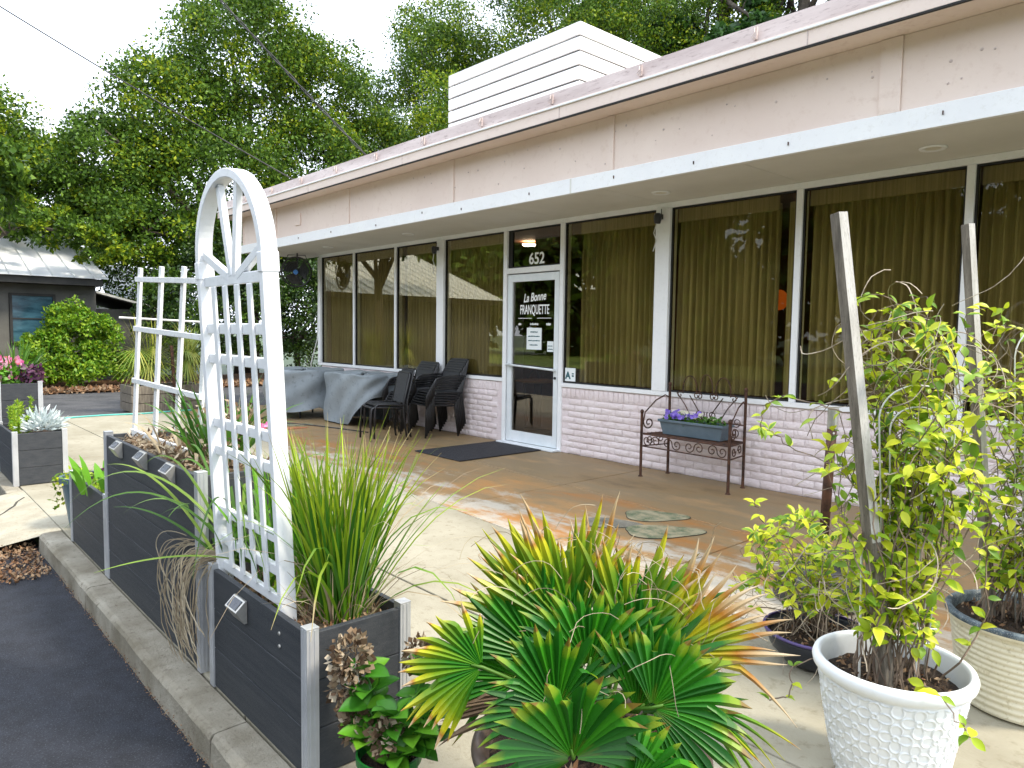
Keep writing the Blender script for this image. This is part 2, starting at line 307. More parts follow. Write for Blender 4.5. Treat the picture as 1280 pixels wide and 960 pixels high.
def quads_mesh(name, P, mat, uv=None, k=4):
    """P: (n, k, 3) array, one k-gon per row"""
    n = len(P); me = bpy.data.meshes.new(name); me.vertices.add(n * k); me.loops.add(n * k); me.polygons.add(n)
    me.vertices.foreach_set('co', P.reshape(-1).astype(np.float32)); me.loops.foreach_set('vertex_index', np.arange(n * k, dtype=np.int32))
    me.polygons.foreach_set('loop_start', np.arange(0, n * k, k, dtype=np.int32)); me.polygons.foreach_set('loop_total', np.full(n, k, dtype=np.int32))
    if uv is not None:
        ul = me.uv_layers.new(name='UVMap'); ul.data.foreach_set('uv', uv.reshape(-1).astype(np.float32))
    me.update(); me.validate(); me.materials.append(MT[mat]); return me
def leaf_quads(P, size, asp=.5, flat=0., seed=0, droop=0.):
    g = np.random.default_rng(seed); n = len(P)
    d = g.normal(size=(n, 3)); d[:, 2] -= droop; d /= np.linalg.norm(d, axis=1, keepdims=True)
    e = g.normal(size=(n, 3)); e[:, 2] += flat; w = np.cross(d, e); w /= np.linalg.norm(w, axis=1, keepdims=True) + 1e-9
    s = size * g.uniform(.6, 1.3, (n, 1)); a = d * s; b = w * s * asp * .5
    return np.stack([P, P + a * .5 + b, P + a, P + a * .5 - b], axis=1)

# ------------------------------------------------------------------ ground, kerb, patio
mb = MB(); mb.add([(-260, -260, -.125), (260, -260, -.125), (260, 260, -.125), (-260, 260, -.125)], [(0, 1, 2, 3)])
struct(mb.build('ground', pmat('field_grass', (.03, .06, .015), (.07, .11, .03), .5)))
mb = MB(); mb.add([(-80, -11, -.12), (40, -11, -.12), (40, .89, -.12), (-80, .89, -.12)], [(0, 1, 2, 3)])
struct(mb.build('parking_lot', 'asphalt'))
mb = MB(); mb.add([(-19.2, .89, -.10), (-13.42, .89, -.03), (-13.42, 22, -.03), (-19.2, 22, -.10)], [(0, 1, 2, 3)])
struct(mb.build('driveway', 'asphalt_far'))
# patio: slabs with open joints
pat = bpy.data.objects.new('patio', None); C.objects.link(pat); struct(pat); OFF['patio'] = Vector((0, 0, 0))
def e2(x): return 3.42 + .085 * (-3 - x) if x > -8 else 3.85
def e3(x): return min(5.12, 4.85 + .095 * (-3.4 - x))
xs = [-13.4, -11.25, -9.05, -6.92, -4.74, -2.6, -.46, 1.7]
edges = [lambda x: 1.012, lambda x: 2.30, e2, e3, lambda x: 6.33]
g = .006
for i in range(len(xs) - 1):
    for j in range(4):
        a, b = xs[i] + g, xs[i + 1] - g; lo, hi = edges[j], edges[j + 1]
        k0 = MB().prism([(a, lo(a) + g), (b, lo(b) + g), (b, hi(b) - g), (a, hi(a) - g)], -.11, random.uniform(-.0015, .0015))
        k0.build('slab', 'stain' if j >= 2 else 'slab', pat, bevel=.006)
b_ = MB(); b_.box(-13.39, 1.69, 1.02, 6.32, -.118, -.022); b_.build('joint_bed', 'joint', pat)
# porch slab beyond the corner of the windows
mb = MB(); mb.box(-13.4, -12.42, 6.36, 12, -.11, -.004); struct(mb.build('side_walk', 'stain'))
# kerb in pieces
kb = bpy.data.objects.new('kerb', None); C.objects.link(kb); struct(kb); OFF['kerb'] = Vector((0, 0, 0))
kj = [-5.88, -4.47, -2.55, -.6, 1.6]
for i in range(4):
    k0 = MB(); a = kj[i] + .004; b = kj[i + 1] - .004; n = 12
    sec = [(.868, -.13), (.872, -.02), (.884, -.003), (.90, .002), (1.004, .002), (1.004, -.13)]
    for q in range(n + 1):
        x = a + (b - a) * q / n
        k0.add([(x, y + (random.uniform(-.004, .004) if yy < 3 else 0), z + (random.uniform(-.003, .003) if yy in (2, 3) else 0)) for yy, (y, z) in enumerate(sec)], [])
    for q in range(n):
        for w in range(5): k0.f.append((q * 6 + w, (q + 1) * 6 + w, (q + 1) * 6 + w + 1, q * 6 + w + 1))
    k0.f += [tuple(range(6))[::-1], tuple(n * 6 + w for w in range(6))]
    k0.build('kerb_stone', 'kerb', kb)
# far kerb under the other planters
k0 = MB(); k0.box(-13.4, -7.55, .885, 1.008, -.13, .001); k0.build('kerb_stone', 'kerb', kb, bevel=.012)
# driveway apron between the kerbs: slopes down to the asphalt
mb = MB(); nx, ny = 12, 6
for j in range(ny + 1):
    for i in range(nx + 1):
        x = -7.55 + 1.66 * i / nx; y = .34 + .672 * j / ny; mb.v.append((x, y, -.115 + .114 * (j / ny) ** .8)); mb.uv.append((0, 0))
for j in range(ny):
    for i in range(nx): a = j * (nx + 1) + i; mb.f.append((a, a + 1, a + nx + 2, a + nx + 1))
struct(mb.build('apron', 'apron', smooth=True))
# crack in the apron
pts = []; x, y = -7.25, .98
while y > .38: pts.append((x, y, -.115 + .114 * max(0, (y - .34) / .672) ** .8 + .003)); x += random.uniform(.07, .14) ; y -= random.uniform(.03, .07)
mb = MB()
for i in range(len(pts) - 1):
    w = random.uniform(.006, .013); a, b = pts[i], pts[i + 1]; mb.add([(a[0], a[1] - w, a[2]), (b[0], b[1] - w, b[2]), (b[0], b[1] + w, b[2]), (a[0], a[1] + w, a[2])], [(0, 1, 2, 3)])
struct(mb.build('apron_crack', 'joint'))
# tidy strips of litter
def litter(name, box, n, size, seed, z=lambda x, y: 0, mat='litter'):
    g_ = np.random.default_rng(seed); P = np.stack([g_.uniform(box[0], box[1], n), g_.uniform(box[2], box[3], n), np.zeros(n)], 1)
    P[:, 2] = [z(a, b) for a, b in P[:, :2]]; P[:, 2] += g_.uniform(0.004, .03, n)
    return link(name, quads_mesh(name, leaf_quads(P, size, .6, 2.5, seed), mat))
MT['fallen'] = G('fallen_leaves', [(.09, .05, .03), (.22, .11, .05), (.36, .25, .15), (.14, .10, .07)], trans=.05, rough=.9)
o = litter('fallen_leaves', (-6.5, -5.2, .30, .84), 2600, .028, 3, lambda x, y: -.115 + .02 * max(0, 1 - ((x + 5.75) / .4) ** 2 - ((y - .62) / .25) ** 2), 'fallen'); stuff(o)
tag(o, 'heap of brown fallen leaves at the left end of the kerb', 'leaves')
# stains and edge grit against the kerb face
o = litter('kerb_grit', (-5.2, .2, .850, .870), 1500, .008, 8, lambda x, y: -.12, 'fallen'); stuff(o); tag(o, 'line of tan grit and leaf crumbs between asphalt and kerb', 'grit')
# twigs and crumbs on the asphalt
mb = MB()
for x, y in ((-3.4, .2), (-4.4, .35), (-4.9, .3)):
    a = random.uniform(0, 3); mb.tube([(x, y, -.115), (x + .04 * math.cos(a), y + .04 * math.sin(a), -.108), (x + .09 * math.cos(a + .3), y + .09 * math.sin(a + .3), -.114)], .003, 4)
tag(stuff(mb.build('twigs', 'twig')), 'small dry twigs lying on the dark asphalt', 'twigs')
mb = MB(); mb.add([(-1.98, .27, -.112), (-1.955, .262, -.105), (-1.93, .28, -.112), (-1.955, .29, -.108)], [(0, 1, 2, 3)])
tag(mb.build('petal', 'creamfl'), 'single pale petal on the dark asphalt', 'petal')
# mulch bed beyond the driveway
mb = MB(); nx, ny = 20, 40
for j in range(ny + 1):
    for i in range(nx + 1): mb.v.append((-24 + 4.9 * i / nx, -3 + 25 * j / ny, -.06 + random.uniform(0, .06) * (0 < i < nx))); mb.uv.append((0, 0))
for j in range(ny):
    for i in range(nx): a = j * (nx + 1) + i; mb.f.append((a, a + 1, a + nx + 2, a + nx + 1))
struct(mb.build('mulch_bed', 'litter', smooth=True))
o = litter('bed_leaves', (-19.9, -19.0, 1.5, 9), 3000, .11, 5, lambda x, y: -.06, 'fallen'); stuff(o); tag(o, 'orange brown leaf litter along the edge of the far driveway', 'leaves')

# green leaf emblem painted on the stained strip
em = thing('painted_emblem', 'worn green and grey leaf shapes painted on the brown patio strip', 'floor emblem', (-3.3, 4.4, 0))
def blob(cx, cy, a, b, rot, n=44, lobes=0, amp=0):
    return [(cx + math.cos(t) * a * (1 + amp * math.cos(lobes * t)) * math.cos(rot) - math.sin(t) * b * (1 + amp * math.cos(lobes * t)) * math.sin(rot), cy + math.cos(t) * a * (1 + amp * math.cos(lobes * t)) * math.sin(rot) + math.sin(t) * b * (1 + amp * math.cos(lobes * t)) * math.cos(rot)) for t in [2 * math.pi * i / n for i in range(n)]]
for nm, mt_, args, dz in (('leaf_shape', 'shamrock', (-3.44, 4.66, .25, .17, .75), .001), ('leaf_shape', 'shamrock', (-3.12, 4.33, .29, .17, .9), .0025), ('stem_shape', 'greyinlay', (-3.52, 4.22, .22, .14, .6), .0005)):
    MB().prism(blob(args[0], args[1], args[2] + .006, args[3] + .006, args[4], lobes=3, amp=.13), .0021, .0026 + dz).build('outline', 'joint', em)
    MB().prism(blob(*args, lobes=3, amp=.13), .003 + dz, .0045 + dz).build(nm, mt_, em)
em2 = thing('painted_emblem', 'faded green and orange leaf painted on the patio before the covered tables', 'floor emblem', (-10.2, 4.6, 0))
MB().prism(blob(-10.35, 4.75, .4, .16, 1.2), .003, .0045).build('leaf_shape', 'shamrock', em2)
MB().prism(blob(-10.0, 4.45, .45, .1, 1.4), .003, .0048).build('leaf_shape', pmat('orange_floor_paint', (.42, .13, .05), (.5, .2, .08), 5), em2)

# ------------------------------------------------------------------ restaurant building
B = thing('restaurant_building', 'long low pink and white restaurant with big curtained windows and a wide flat eave', 'building', (-6, D, 0))
XL, XR = -12.34, 3.2
P_ = lambda mb, name, mat, par=B, **k: mb.build(name, mat, par, **k)
# painted brick apron walls
def brick_mesh(w, h, d, seed, uneven=.006):
    g_ = random.Random(seed); gx_ = [0, .035, .3, .68, .965, 1]; gz_ = [0, .10, .5, .90, 1]; nx, nz = 5, 4; vs = []; fs = []
    wob = [g_.uniform(-.0025, .0025) for _ in range(6)]; tilt = g_.uniform(-.004, .004)
    for j in range(nz + 1):
        for i in range(nx + 1):
            e = (i in (0, nx)) or (j in (0, nz)); zz = h * gz_[j] + (wob[i] if 0 < j < nz or j == nz else -wob[i] * .5)
            vs.append((w * gx_[i] + (g_.uniform(-.002, .002) if e else 0), -(d * .15 if e else d * g_.uniform(.75, 1.1)) - (0 if e else uneven * .4 + tilt * (gx_[i] - .5)), zz))
    for j in range(nz):
        for i in range(nx): a = j * (nx + 1) + i; fs.append((a, a + 1, a + nx + 2, a + nx + 1))
    me = bpy.data.meshes.new('brick'); me.from_pydata(vs, [], fs); me.polygons.foreach_set('use_smooth', [True] * len(me.polygons)); me.materials.append(MT['brick']); me.update(); return me
BR = [brick_mesh(.2065, .0695, .0055, s, .004) for s in range(8)]
RO = [brick_mesh(.0705, .122, .0065, s + 20, .004) for s in range(5)]
FY = D - .02
wall = MB().box(-6.09, XR, FY, D + .12, 0, .80); wR = P_(wall, 'brick_wall', 'mortar')
wall = MB().box(XL + .08, -7.19, FY, D + .12, 0, .80); wL = P_(wall, 'brick_wall', 'mortar')
joined = {wR: MB(), wL: MB()}; cnt = 0
def put_brick(me, x, z, wl, single):
    global cnt
    if single and cnt < 300:
        o = bpy.data.objects.new('brick', me); C.objects.link(o); o.parent = wl; o.location = (x + 6, FY + random.uniform(-.004, .002) - D, z); cnt += 1
    else:
        jm = joined[wl]; jm.add([(v.co.x + x, v.co.y + FY + .0 + random.uniform(-.001, .001), v.co.z + z) for v in me.vertices], [tuple(p.vertices) for p in me.polygons])
for wl, a, b, s0, s1 in ((wR, -6.085, XR, -6.2, -1.25), (wL, XL + .09, -7.2, -8.6, -7.0)):
    for row in range(9):
        z = .006 + row * .0735; x = a + (0 if row % 2 else -.105)
        while x < b - .03:
            if x < a: 
                x += .211; continue
            if x + .2 > b: break
            put_brick(random.choice(BR), x, z, wl, s0 < x < s1 and (wl is wR or x > -8.35)); x += .211
    x = a
    while x < b - .07: 
        me = random.choice(RO); put_brick(me, x, .672, wl, (s0 < x < -3.0) and wl is wR and cnt < 300); x += .0735
for wl in joined: stuff(P_(joined[wl], 'brick_rows', 'brick', wl, smooth=False))
# sill, head, mullions
P_(MB().box(-6.09, XR, D - .045, D + .10, .803, .850), 'window_sill', 'white', bevel=.004)
P_(MB().box(XL - .03, -7.19, D - .045, D + .10, .803, .850), 'window_sill', 'white', bevel=.004)
P_(MB().box(XL - .03, XR, D - .03, D + .10, 2.775, 2.832), 'head_rail', 'white', bevel=.003)
mull = [(-12.37, -12.27, 'corner_post'), (-11.115, -11.065, 'mullion'), (-9.815, -9.765, 'mullion'), (-8.66, -8.49, 'pier'), (-4.735, -4.555, 'pier'), (-3.195, -3.135, 'mullion'), (-1.845, -1.785, 'mullion'), (-.5, -.44, 'mullion'), (.9, 1.08, 'pier')]
for a, b, nm in mull: P_(MB().box(a, b, D - (.05 if nm != 'mullion' else .035), D + .09, .851, 2.774), nm, 'white', bevel=.004)
P_(MB().box(-7.185, -7.115, D - .04, D + .09, .0, 2.774), 'door_jamb', 'white', bevel=.004)
P_(MB().box(-6.15, -6.085, D - .04, D + .09, .0, 2.774), 'door_jamb', 'white', bevel=.004)
P_(MB().box(-7.114, -6.151, D - .038, D + .08, 2.215, 2.285), 'transom_bar', 'white', bevel=.004)
# panes with black gaskets
bays = [(-12.27, -11.115), (-11.065, -9.815), (-9.765, -8.66), (-8.49, -7.185), (-6.085, -4.735), (-4.555, -3.195), (-3.135, -1.845), (-1.785, -.5), (-.44, .9), (1.08, 3.15)]
for a, b in bays:
    w = thing  # (each bay is one window part: pane with its gasket frame)
    gk = MB(); z0, z1 = .852, 2.773; t = .016
    for q in ((a, b, z0, z0 + t), (a, b, z1 - t, z1), (a, a + t, z0 + t, z1 - t), (b - t, b, z0 + t, z1 - t)): gk.box(q[0], q[1], D - .012, D + .02, q[2], q[3])
    wn = P_(gk, 'window', 'gasket')
    P_(MB().box(a + t, b - t, D - .001, D + .005, z0 + t, z1 - t), 'pane', 'glass', wn)
# transom light over the door
gk = MB()
for q in ((-7.112, -6.153, 2.287, 2.303), (-7.112, -6.153, 2.757, 2.773), (-7.112, -7.04, 2.303, 2.757), (-6.169, -6.153, 2.303, 2.757)): gk.box(q[0], q[1], D - .012, D + .02, q[2], q[3])
tw = P_(gk, 'transom_window', 'gasket'); P_(MB().box(-7.04, -6.169, D - .001, D + .005, 2.303, 2.757), 'pane', 'dglass', tw)
# door
dz0, dz1, dx0, dx1 = .03, 2.20, -7.095, -6.165
dm = MB()
for q in ((dx0, dx0 + .085, dz0, dz1), (dx1 - .075, dx1, dz0, dz1), (dx0 + .086, dx1 - .076, dz1 - .095, dz1), (dx0 + .086, dx1 - .076, dz0, dz0 + .14)): dm.box(q[0], q[1], D - .03, D + .02, q[2], q[3])
door = P_(dm, 'door', 'alu', bevel=.003)
P_(MB().box(dx0 + .085, dx1 - .075, D - .008, D - .003, dz0 + .14, dz1 - .095), 'pane', 'dglass', door)
P_(MB().tube([(dx0 + .02, D - .07, 1.035), (dx1 - .03, D - .07, 1.0)], .014, 8), 'push_bar', 'alu', door, smooth=True)
P_(MB().box(dx0 + .02, dx0 + .05, D - .07, D - .03, 1.02, 1.05).box(dx1 - .06, dx1 - .03, D - .07, D - .03, .985, 1.015), 'bar_bracket', 'alu', door)
P_(MB().tube([(dx1 - .04, D - .03, .90), (dx1 - .04, D - .045, .90)], .017, 10), 'lock', 'black', door)
P_(MB().box(-7.16, -6.10, D - .16, D - .03, .002, .026), 'threshold', 'alu', bevel=.005)
# lettering
FONT = bpy.data.fonts.load('<builtin>') if False else None
def text(s, size, x, y, z, mat, par, sx=1, shear=0, name='lettering', rot=0, align='CENTER', ext=.0015, bold=0):
    cu = bpy.data.curves.new(name, 'FONT'); cu.body = s; cu.size = size; cu.shear = shear; cu.extrude = ext; cu.align_x = align; cu.offset = bold
    t = bpy.data.objects.new(name, cu); C.objects.link(t); bpy.context.view_layer.update()
    me = bpy.data.meshes.new_from_object(t); bpy.data.objects.remove(t)
    off = OFF[par.name]; Mx = Matrix.Translation(Vector((x, y, z))) @ Matrix.Rotation(R(90), 4, 'X') @ Matrix.Rotation(rot, 4, 'Z') @ Matrix.Diagonal((sx, 1, 1, 1))
    me.transform(Matrix.Translation(-off) @ Mx); me.materials.clear(); me.materials.append(MT[mat]); return link(name, me, par, off=off)
text('652', .20, -6.59, D - .006, 2.322, 'signwhite', tw, sx=.95, bold=.0035)
dc = -6.61
text('La Bonne', .15, dc, D - .013, 1.855, 'signwhite', door, sx=.72, shear=.35, bold=.0025, rot=R(4))
text('FRANQUETTE', .17, dc, D - .013, 1.69, 'signwhite', door, sx=.50, bold=.0018)
for q in (-1, 1): P_(MB().box(min(dc + q * .05, dc + q * .30), max(dc + q * .05, dc + q * .30), D - .013, D - .010, 1.634, 1.641), 'rule_line', 'signwhite', door)
P_(MB().prism([(dc + .012 * math.cos(a), .012 * math.sin(a)) for a in [k * math.pi / 2 for k in range(4)]], 0, .003), 'diamond', 'signwhite', door).matrix_local = Matrix.Translation(Vector((0, -.0145, 1.638))) @ Matrix.Rotation(R(90), 4, 'X')
def print_line(x, w, z, h, mat, par, y, seed):
    # print too small to be read in the photograph: a row of short uneven strokes
    g_ = random.Random(seed); mb = MB(); q = x - w / 2
    while q < x + w / 2 - .004:
        d = min(g_.uniform(.006, .016), x + w / 2 - q); mb.box(q, q + d, y - .0008, y, z + g_.uniform(0, h * .2), z + h * g_.uniform(.75, 1)); q += d + g_.uniform(.002, .006)
    stuff(mb.build('small_print', mat, par))
for k, (x, w) in enumerate(((dc - .265, .06), (dc, .15), (dc + .26, .085))): print_line(x, w, 1.545, .034, 'signwhite', door, D - .012, 300 + k)
nt_ = P_(MB().box(-6.745, -6.475, D - .012, D - .009, 1.24, 1.545 - .03), 'notice', 'paper', door)
for k in range(4): print_line(-6.61, (.13, .21, .21, .15)[k], 1.455 - k * .055, .018, 'ink', nt_, D - .0135, 310 + k)
st_ = P_(MB().box(-6.37, -6.262, D - .012, D - .009, 1.22, 1.35), 'notice', 'paper', door)
for k in range(2): print_line(-6.316, .08, 1.285 - k * .04, .014, 'ink', st_, D - .0135, 320 + k)
# grade sticker on the window right of the door
gs = P_(MB().box(-6.06, -5.93 + .04, D - .006, D - .003, .875, 1.035), 'grade_sticker', 'paper')
text('A', .12, -6.01, D - .0085, .905, 'ink', gs, bold=.004)
P_(MB().box(-5.945, -5.915, D - .0085, D - .0065, .93, .95), 'seal', 'ink', gs); P_(MB().box(-5.945, -5.915, D - .0085, D - .0065, .96, .975), 'seal', 'ink', gs)
# soffit band, soffit, pink fascia panels
YB = 5.27
P_(MB().box(XL - .95, XR, YB - .022, YB + .02, 2.826, 2.974), 'white_band', 'white', bevel=.003)
P_(MB().box(-5.0, -4.98, YB - .0245, YB - .0225, 2.83, 2.97), 'band_seam', 'soffit')
for a, b in [(-13.24, -11.1), (-11.1, -8.66), (-8.66, -6.1), (-6.1, -4.65), (-4.65, -3.16), (-3.16, -.5), (-.5, XR)]:
    P_(MB().box(a + .003, b - .003, YB + .021, 6.50, 2.834, 2.86), 'soffit_panel', 'soffit', bevel=.002)
tr = [(-13.24, -13.20), (-11.86, -11.80), (-9.44, -9.36), (-6.98, -6.90), (-4.54, -4.46), (-2.10, -1.96), (.34, .42)]
for a, b in tr: P_(MB().box(a, b, YB - .016, YB + .02, 2.976, 3.476), 'batten', 'pink', bevel=.002)
for i in range(len(tr) - 1): P_(MB().box(tr[i][1] + .002, tr[i + 1][0] - .002, YB, YB + .03, 2.975, 3.477), 'fascia_panel', 'pink')
P_(MB().box(.422, XR, YB, YB + .03, 2.975, 3.477), 'fascia_panel', 'pink')
P_(MB().box(-13.25, -13.22, YB + .03, 9, 2.975, 3.477), 'side_fascia', 'pink')
P_(MB().box(-11.09, -10.90, YB - .02, YB, 3.12, 3.30), 'vent_cover', 'pink', bevel=.004)
# nail heads / patched holes on the panels
nh = MB()
for k in range(46):
    x = random.uniform(-8, 1.2); z = random.uniform(3.02, 3.44); rr = random.choice([.006, .008, .011]); nh.lathe([(0, 0), (rr, .0), (rr * .6, .004), (0, .005)], 8)
    for q in range(len(nh.v) - 32, len(nh.v)): v = nh.v[q]; nh.v[q] = (x + v[0], YB - .001 - v[2], z + v[1])
stuff(P_(nh, 'nail_heads', 'flash'))
nh = MB()
for k in range(15):
    x = -12.8 + k * 1.02 + random.uniform(-.2, .2); z = random.uniform(2.86, 2.93); nh.box(x, x + .006, YB - .032, YB - .022, z, z + .025)
stuff(P_(nh, 'string_hooks', 'rust'))
# eave: soffit board, lower fascia, drip edge, sloped flashing with clips
YE = 4.994; XE = -13.75
P_(MB().box(XE, XR, YE + .03, YB + .5, 3.480, 3.50), 'eave_board', 'pink')
P_(MB().box(XE, XR, YE + .002, YE + .028, 3.487, 3.592), 'gutter_fascia', 'pink', bevel=.003)
P_(MB().box(XE, XR, YE + .001, YE + .026, 3.474, 3.486), 'drip_edge', 'gasket')
for x in (-12.6, -10.1, -7.6, -4.92, -2.5, -.2): P_(MB().box(x, x + .008, YE - .001, YE + .002, 3.49, 3.59), 'fascia_joint', 'flash')
P_(MB().box(XE - .01, XR, YE - .014, YE + .05, 3.593, 3.61), 'gutter_lip', 'white', bevel=.003)
P_(MB().box(XE - .01, XR, YE - .004, YE + .05, 3.612, 3.622), 'gutter_lip', 'pink', bevel=.002)
fl = MB().add([(XE, YE + .012, 3.623), (XR, YE + .012, 3.623), (XR, YE + .05, 3.765), (XE, YE + .05, 3.765), (XE, YE + .2, 3.78), (XR, YE + .2, 3.78), (XE, 16, 3.78), (XR, 16, 3.78)], [(0, 1, 2, 3), (3, 2, 5, 4), (4, 5, 7, 6)])
P_(fl, 'flashing', 'flash')
P_(MB().box(XE, XR, YE + .06, 15.9, 3.505, 3.62), 'roof_slab', 'pink'); P_(MB().box(XE, XE + .02, YE + .012, 15.9, 3.49, 3.76), 'end_fascia', 'flash')
x = -13.5
while x < 2:
    c = MB().box(x - .014, x + .014, YE - .004, YE + .012, 3.64, 3.73); c.tube([(x, YE - .012, 3.72), (x + .01, YE - .03, 3.68), (x - .01, YE - .035, 3.65), (x + .005, YE - .012, 3.64)], .005, 4)
    P_(c, 'roof_clip', 'flash'); x += 1.06
# downlights
for x in (-1.93, -4.33, -8.70, -11.07):
    dl = MB().lathe([(.0, -.002), (.058, -.002), (.062, -.008), (.085, -.012), (.092, -.004), (.092, .0)], 32, (x, 5.83, 2.832)); dl = P_(dl, 'downlight', 'white', smooth=True)
    P_(MB().lathe([(0, -.006), (.055, -.005)], 24, (x, 5.83, 2.831)), 'lens', 'lightlens', dl)
# upper walls, side wall, back, interior shell
P_(MB().box(XL, XR, D + .11, D + .2, 2.86, 3.5), 'upper_wall', 'soffit')
P_(MB().box(XL - .02, XL + .08, D + .101, 15.8, 0, 3.5), 'side_wall', 'brick')
P_(MB().box(XL + .1, XR, 11.4, 11.5, 0, 2.85), 'inner_back_wall', 'indoor'); P_(MB().box(XL + .1, XR, D + .13, 11.4, -.02, .004), 'inner_floor', 'indoor_floor')
P_(MB().box(XL + .1, XR, D + .2, 11.4, 2.80, 2.83), 'inner_ceiling', 'indoor'); P_(MB().box(XR - .1, XR, D + .12, 15.8, 0, 3.5), 'side_wall', 'brick')
# a bright ceiling light and panel seen through the transom
P_(MB().box(-7.52, -7.20, 7.2, 7.23, 2.60, 2.80), 'hanging_board', 'curtain')
lm = MB().lathe([(0, 0), (.10, 0), (.11, .02)], 20, (-7.85, 7.4, 2.74)); P_(lm, 'ceiling_lamp', emis('lamp_glow', (1, .86, .62), 14))
# roof screen
SC = thing('roof_screen', 'white slatted screen box standing on the flat roof', 'roof screen', (-7.9, 7, 3.78))
sx0, sx1, sy0, sy1 = -9.31, -6.57, 7.0, 9.3
for k in range(9):
    z1 = 5.455 - k * .186; z0 = z1 - .160
    MB().box(sx0, sx1, sy0, sy0 + .03, z0, z1).build('slat', 'screen', SC, bevel=.003)
    MB().box(sx1 + .001, sx1 + .03, sy0 + .002, sy1, z0, z1).build('slat', 'screen', SC, bevel=.003)
    MB().box(sx0 - .03, sx0 - .001, sy0 + .002, sy1, z0, z1).build('slat', 'screen', SC, bevel=.003)
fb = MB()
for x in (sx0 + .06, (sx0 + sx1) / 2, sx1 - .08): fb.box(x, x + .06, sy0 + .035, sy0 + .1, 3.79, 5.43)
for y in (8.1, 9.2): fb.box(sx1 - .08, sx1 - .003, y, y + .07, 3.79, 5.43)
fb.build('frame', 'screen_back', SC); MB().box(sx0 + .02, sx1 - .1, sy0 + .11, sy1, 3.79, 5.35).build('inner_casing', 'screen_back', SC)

# ------------------------------------------------------------------ curtains and indoor things
cl = ['leftmost curtain, behind the first window next to the corner post', 'curtain behind the second window from the left', 'curtain behind the third window, leaving a dark gap on its left', 'curtain behind the window just left of the door', 'curtain behind the window just right of the door', 'curtain behind the window over the iron bench, a dark gap on its right', 'curtain behind the window with the tall stake before it', 'curtain behind the window at the right edge of the picture', 'curtain behind the window beyond the right edge', 'curtain in the last window right']
for i, (a, b) in enumerate(bays):
    a += .02; b -= .02
    if i == 0: a += .10
    if i == 2: a += .14
    if i == 4: a += .15
    if i == 5: b -= .20
    n = int((b - a) / .009); mb = MB(); ph = random.uniform(0, 6)
    rows = [2.70, 2.62, 2.3, 1.9, 1.4, .93, .87]
    for z in rows:
        for k in range(n + 1):
            x = a + (b - a) * k / n; t = x * 2 * math.pi / .078 + ph + .8 * math.sin(x * 2.3 + i); am = .014 if z > 2.6 else .042
            mb.v.append((x, D + .13 + am * math.sin(t) + .012 * math.sin(2.1 * t + z), z)); mb.uv.append((0, 0))
    for j in range(len(rows) - 1):
        for k in range(n): q = j * (n + 1) + k; mb.f.append((q, q + 1, q + n + 2, q + n + 1))
    o = thing('curtain', 'pleated tan ' + cl[i], 'curtain', ((a + b) / 2, D + .13, .9), 'pleated tan curtains behind the windows')
    mb.build('cloth', 'curtain', o, smooth=True); MB().box(a, b, D + .075, D + .095, 2.63, 2.765).build('valance', 'curtain', o)
    if i == 5:
        MB().box(-3.33, -3.22, D + .12, D + .14, .88, 2.7).build('side_panel', 'curtain', o)
    if i > 8: o['label'] = 'pleated tan curtain in the last window right'
LN = thing('paper_lantern', 'round orange paper lantern hanging in the dark gap of the curtain', 'lantern', (-4.0, 7.5, 1.85))
pr = [(.03, -.11)] + [(.12 * math.sin(t) * (1 + .03 * (-1) ** k), -.12 * math.cos(t)) for k, t in enumerate([math.pi * q / 16 for q in range(3, 15)])] + [(.03, .11)]
MB().lathe(pr, 24, (-3.97, 7.5, 1.85)).build('shade', 'orange', LN, smooth=True); MB().tube([(-3.97, 7.5, 1.96), (-3.97, 7.5, 2.8)], .003, 4).build('cord', 'black', LN)
TB = thing('bistro_table', 'round yellow topped table seen through the lower glass of the door', 'table', (-7.72, 7.5, 0))
MB().lathe([(0, .72), (.34, .72), (.355, .735), (.34, .75), (0, .75)], 32, (-7.72, 7.5, 0)).build('tabletop', 'tabletop', TB); MB().tube([(-7.72, 7.5, .03), (-7.72, 7.5, .72)], .06, 10).build('pedestal', 'black', TB); MB().lathe([(0, .05), (.2, .03), (.22, 0)], 20, (-7.72, 7.5, 0)).build('base', 'black', TB)
def bistro(x, y, lab):
    t = thing('bistro_chair', lab, 'chair', (x, y, 0), 'dark bistro chairs inside the door')
    MB().lathe([(0, .45), (.19, .45), (.2, .465), (.19, .48), (0, .48)], 20, (x, y, 0)).build('seat', 'rust', t)
    for a in (.8, 2.3, 3.9, 5.5): MB().tube([(x + .15 * math.cos(a), y + .15 * math.sin(a), .45), (x + .2 * math.cos(a), y + .2 * math.sin(a), 0)], .014, 6).build('leg', 'black', t)
    MB().tube([(x + .2 * math.cos(a), y + .2 * math.sin(a), .46 + .42 * math.sin(k * math.pi / 10) ** .5) for k, a in enumerate([-.9 + 1.8 * q / 10 for q in range(11)])], .014, 6).build('back_hoop', 'rust', t)
bistro(-7.62, 8.05, 'dark bistro chair at the right of the yellow table inside the door'); bistro(-8.35, 7.85, 'dark bistro chair at the left of the yellow table inside the door')

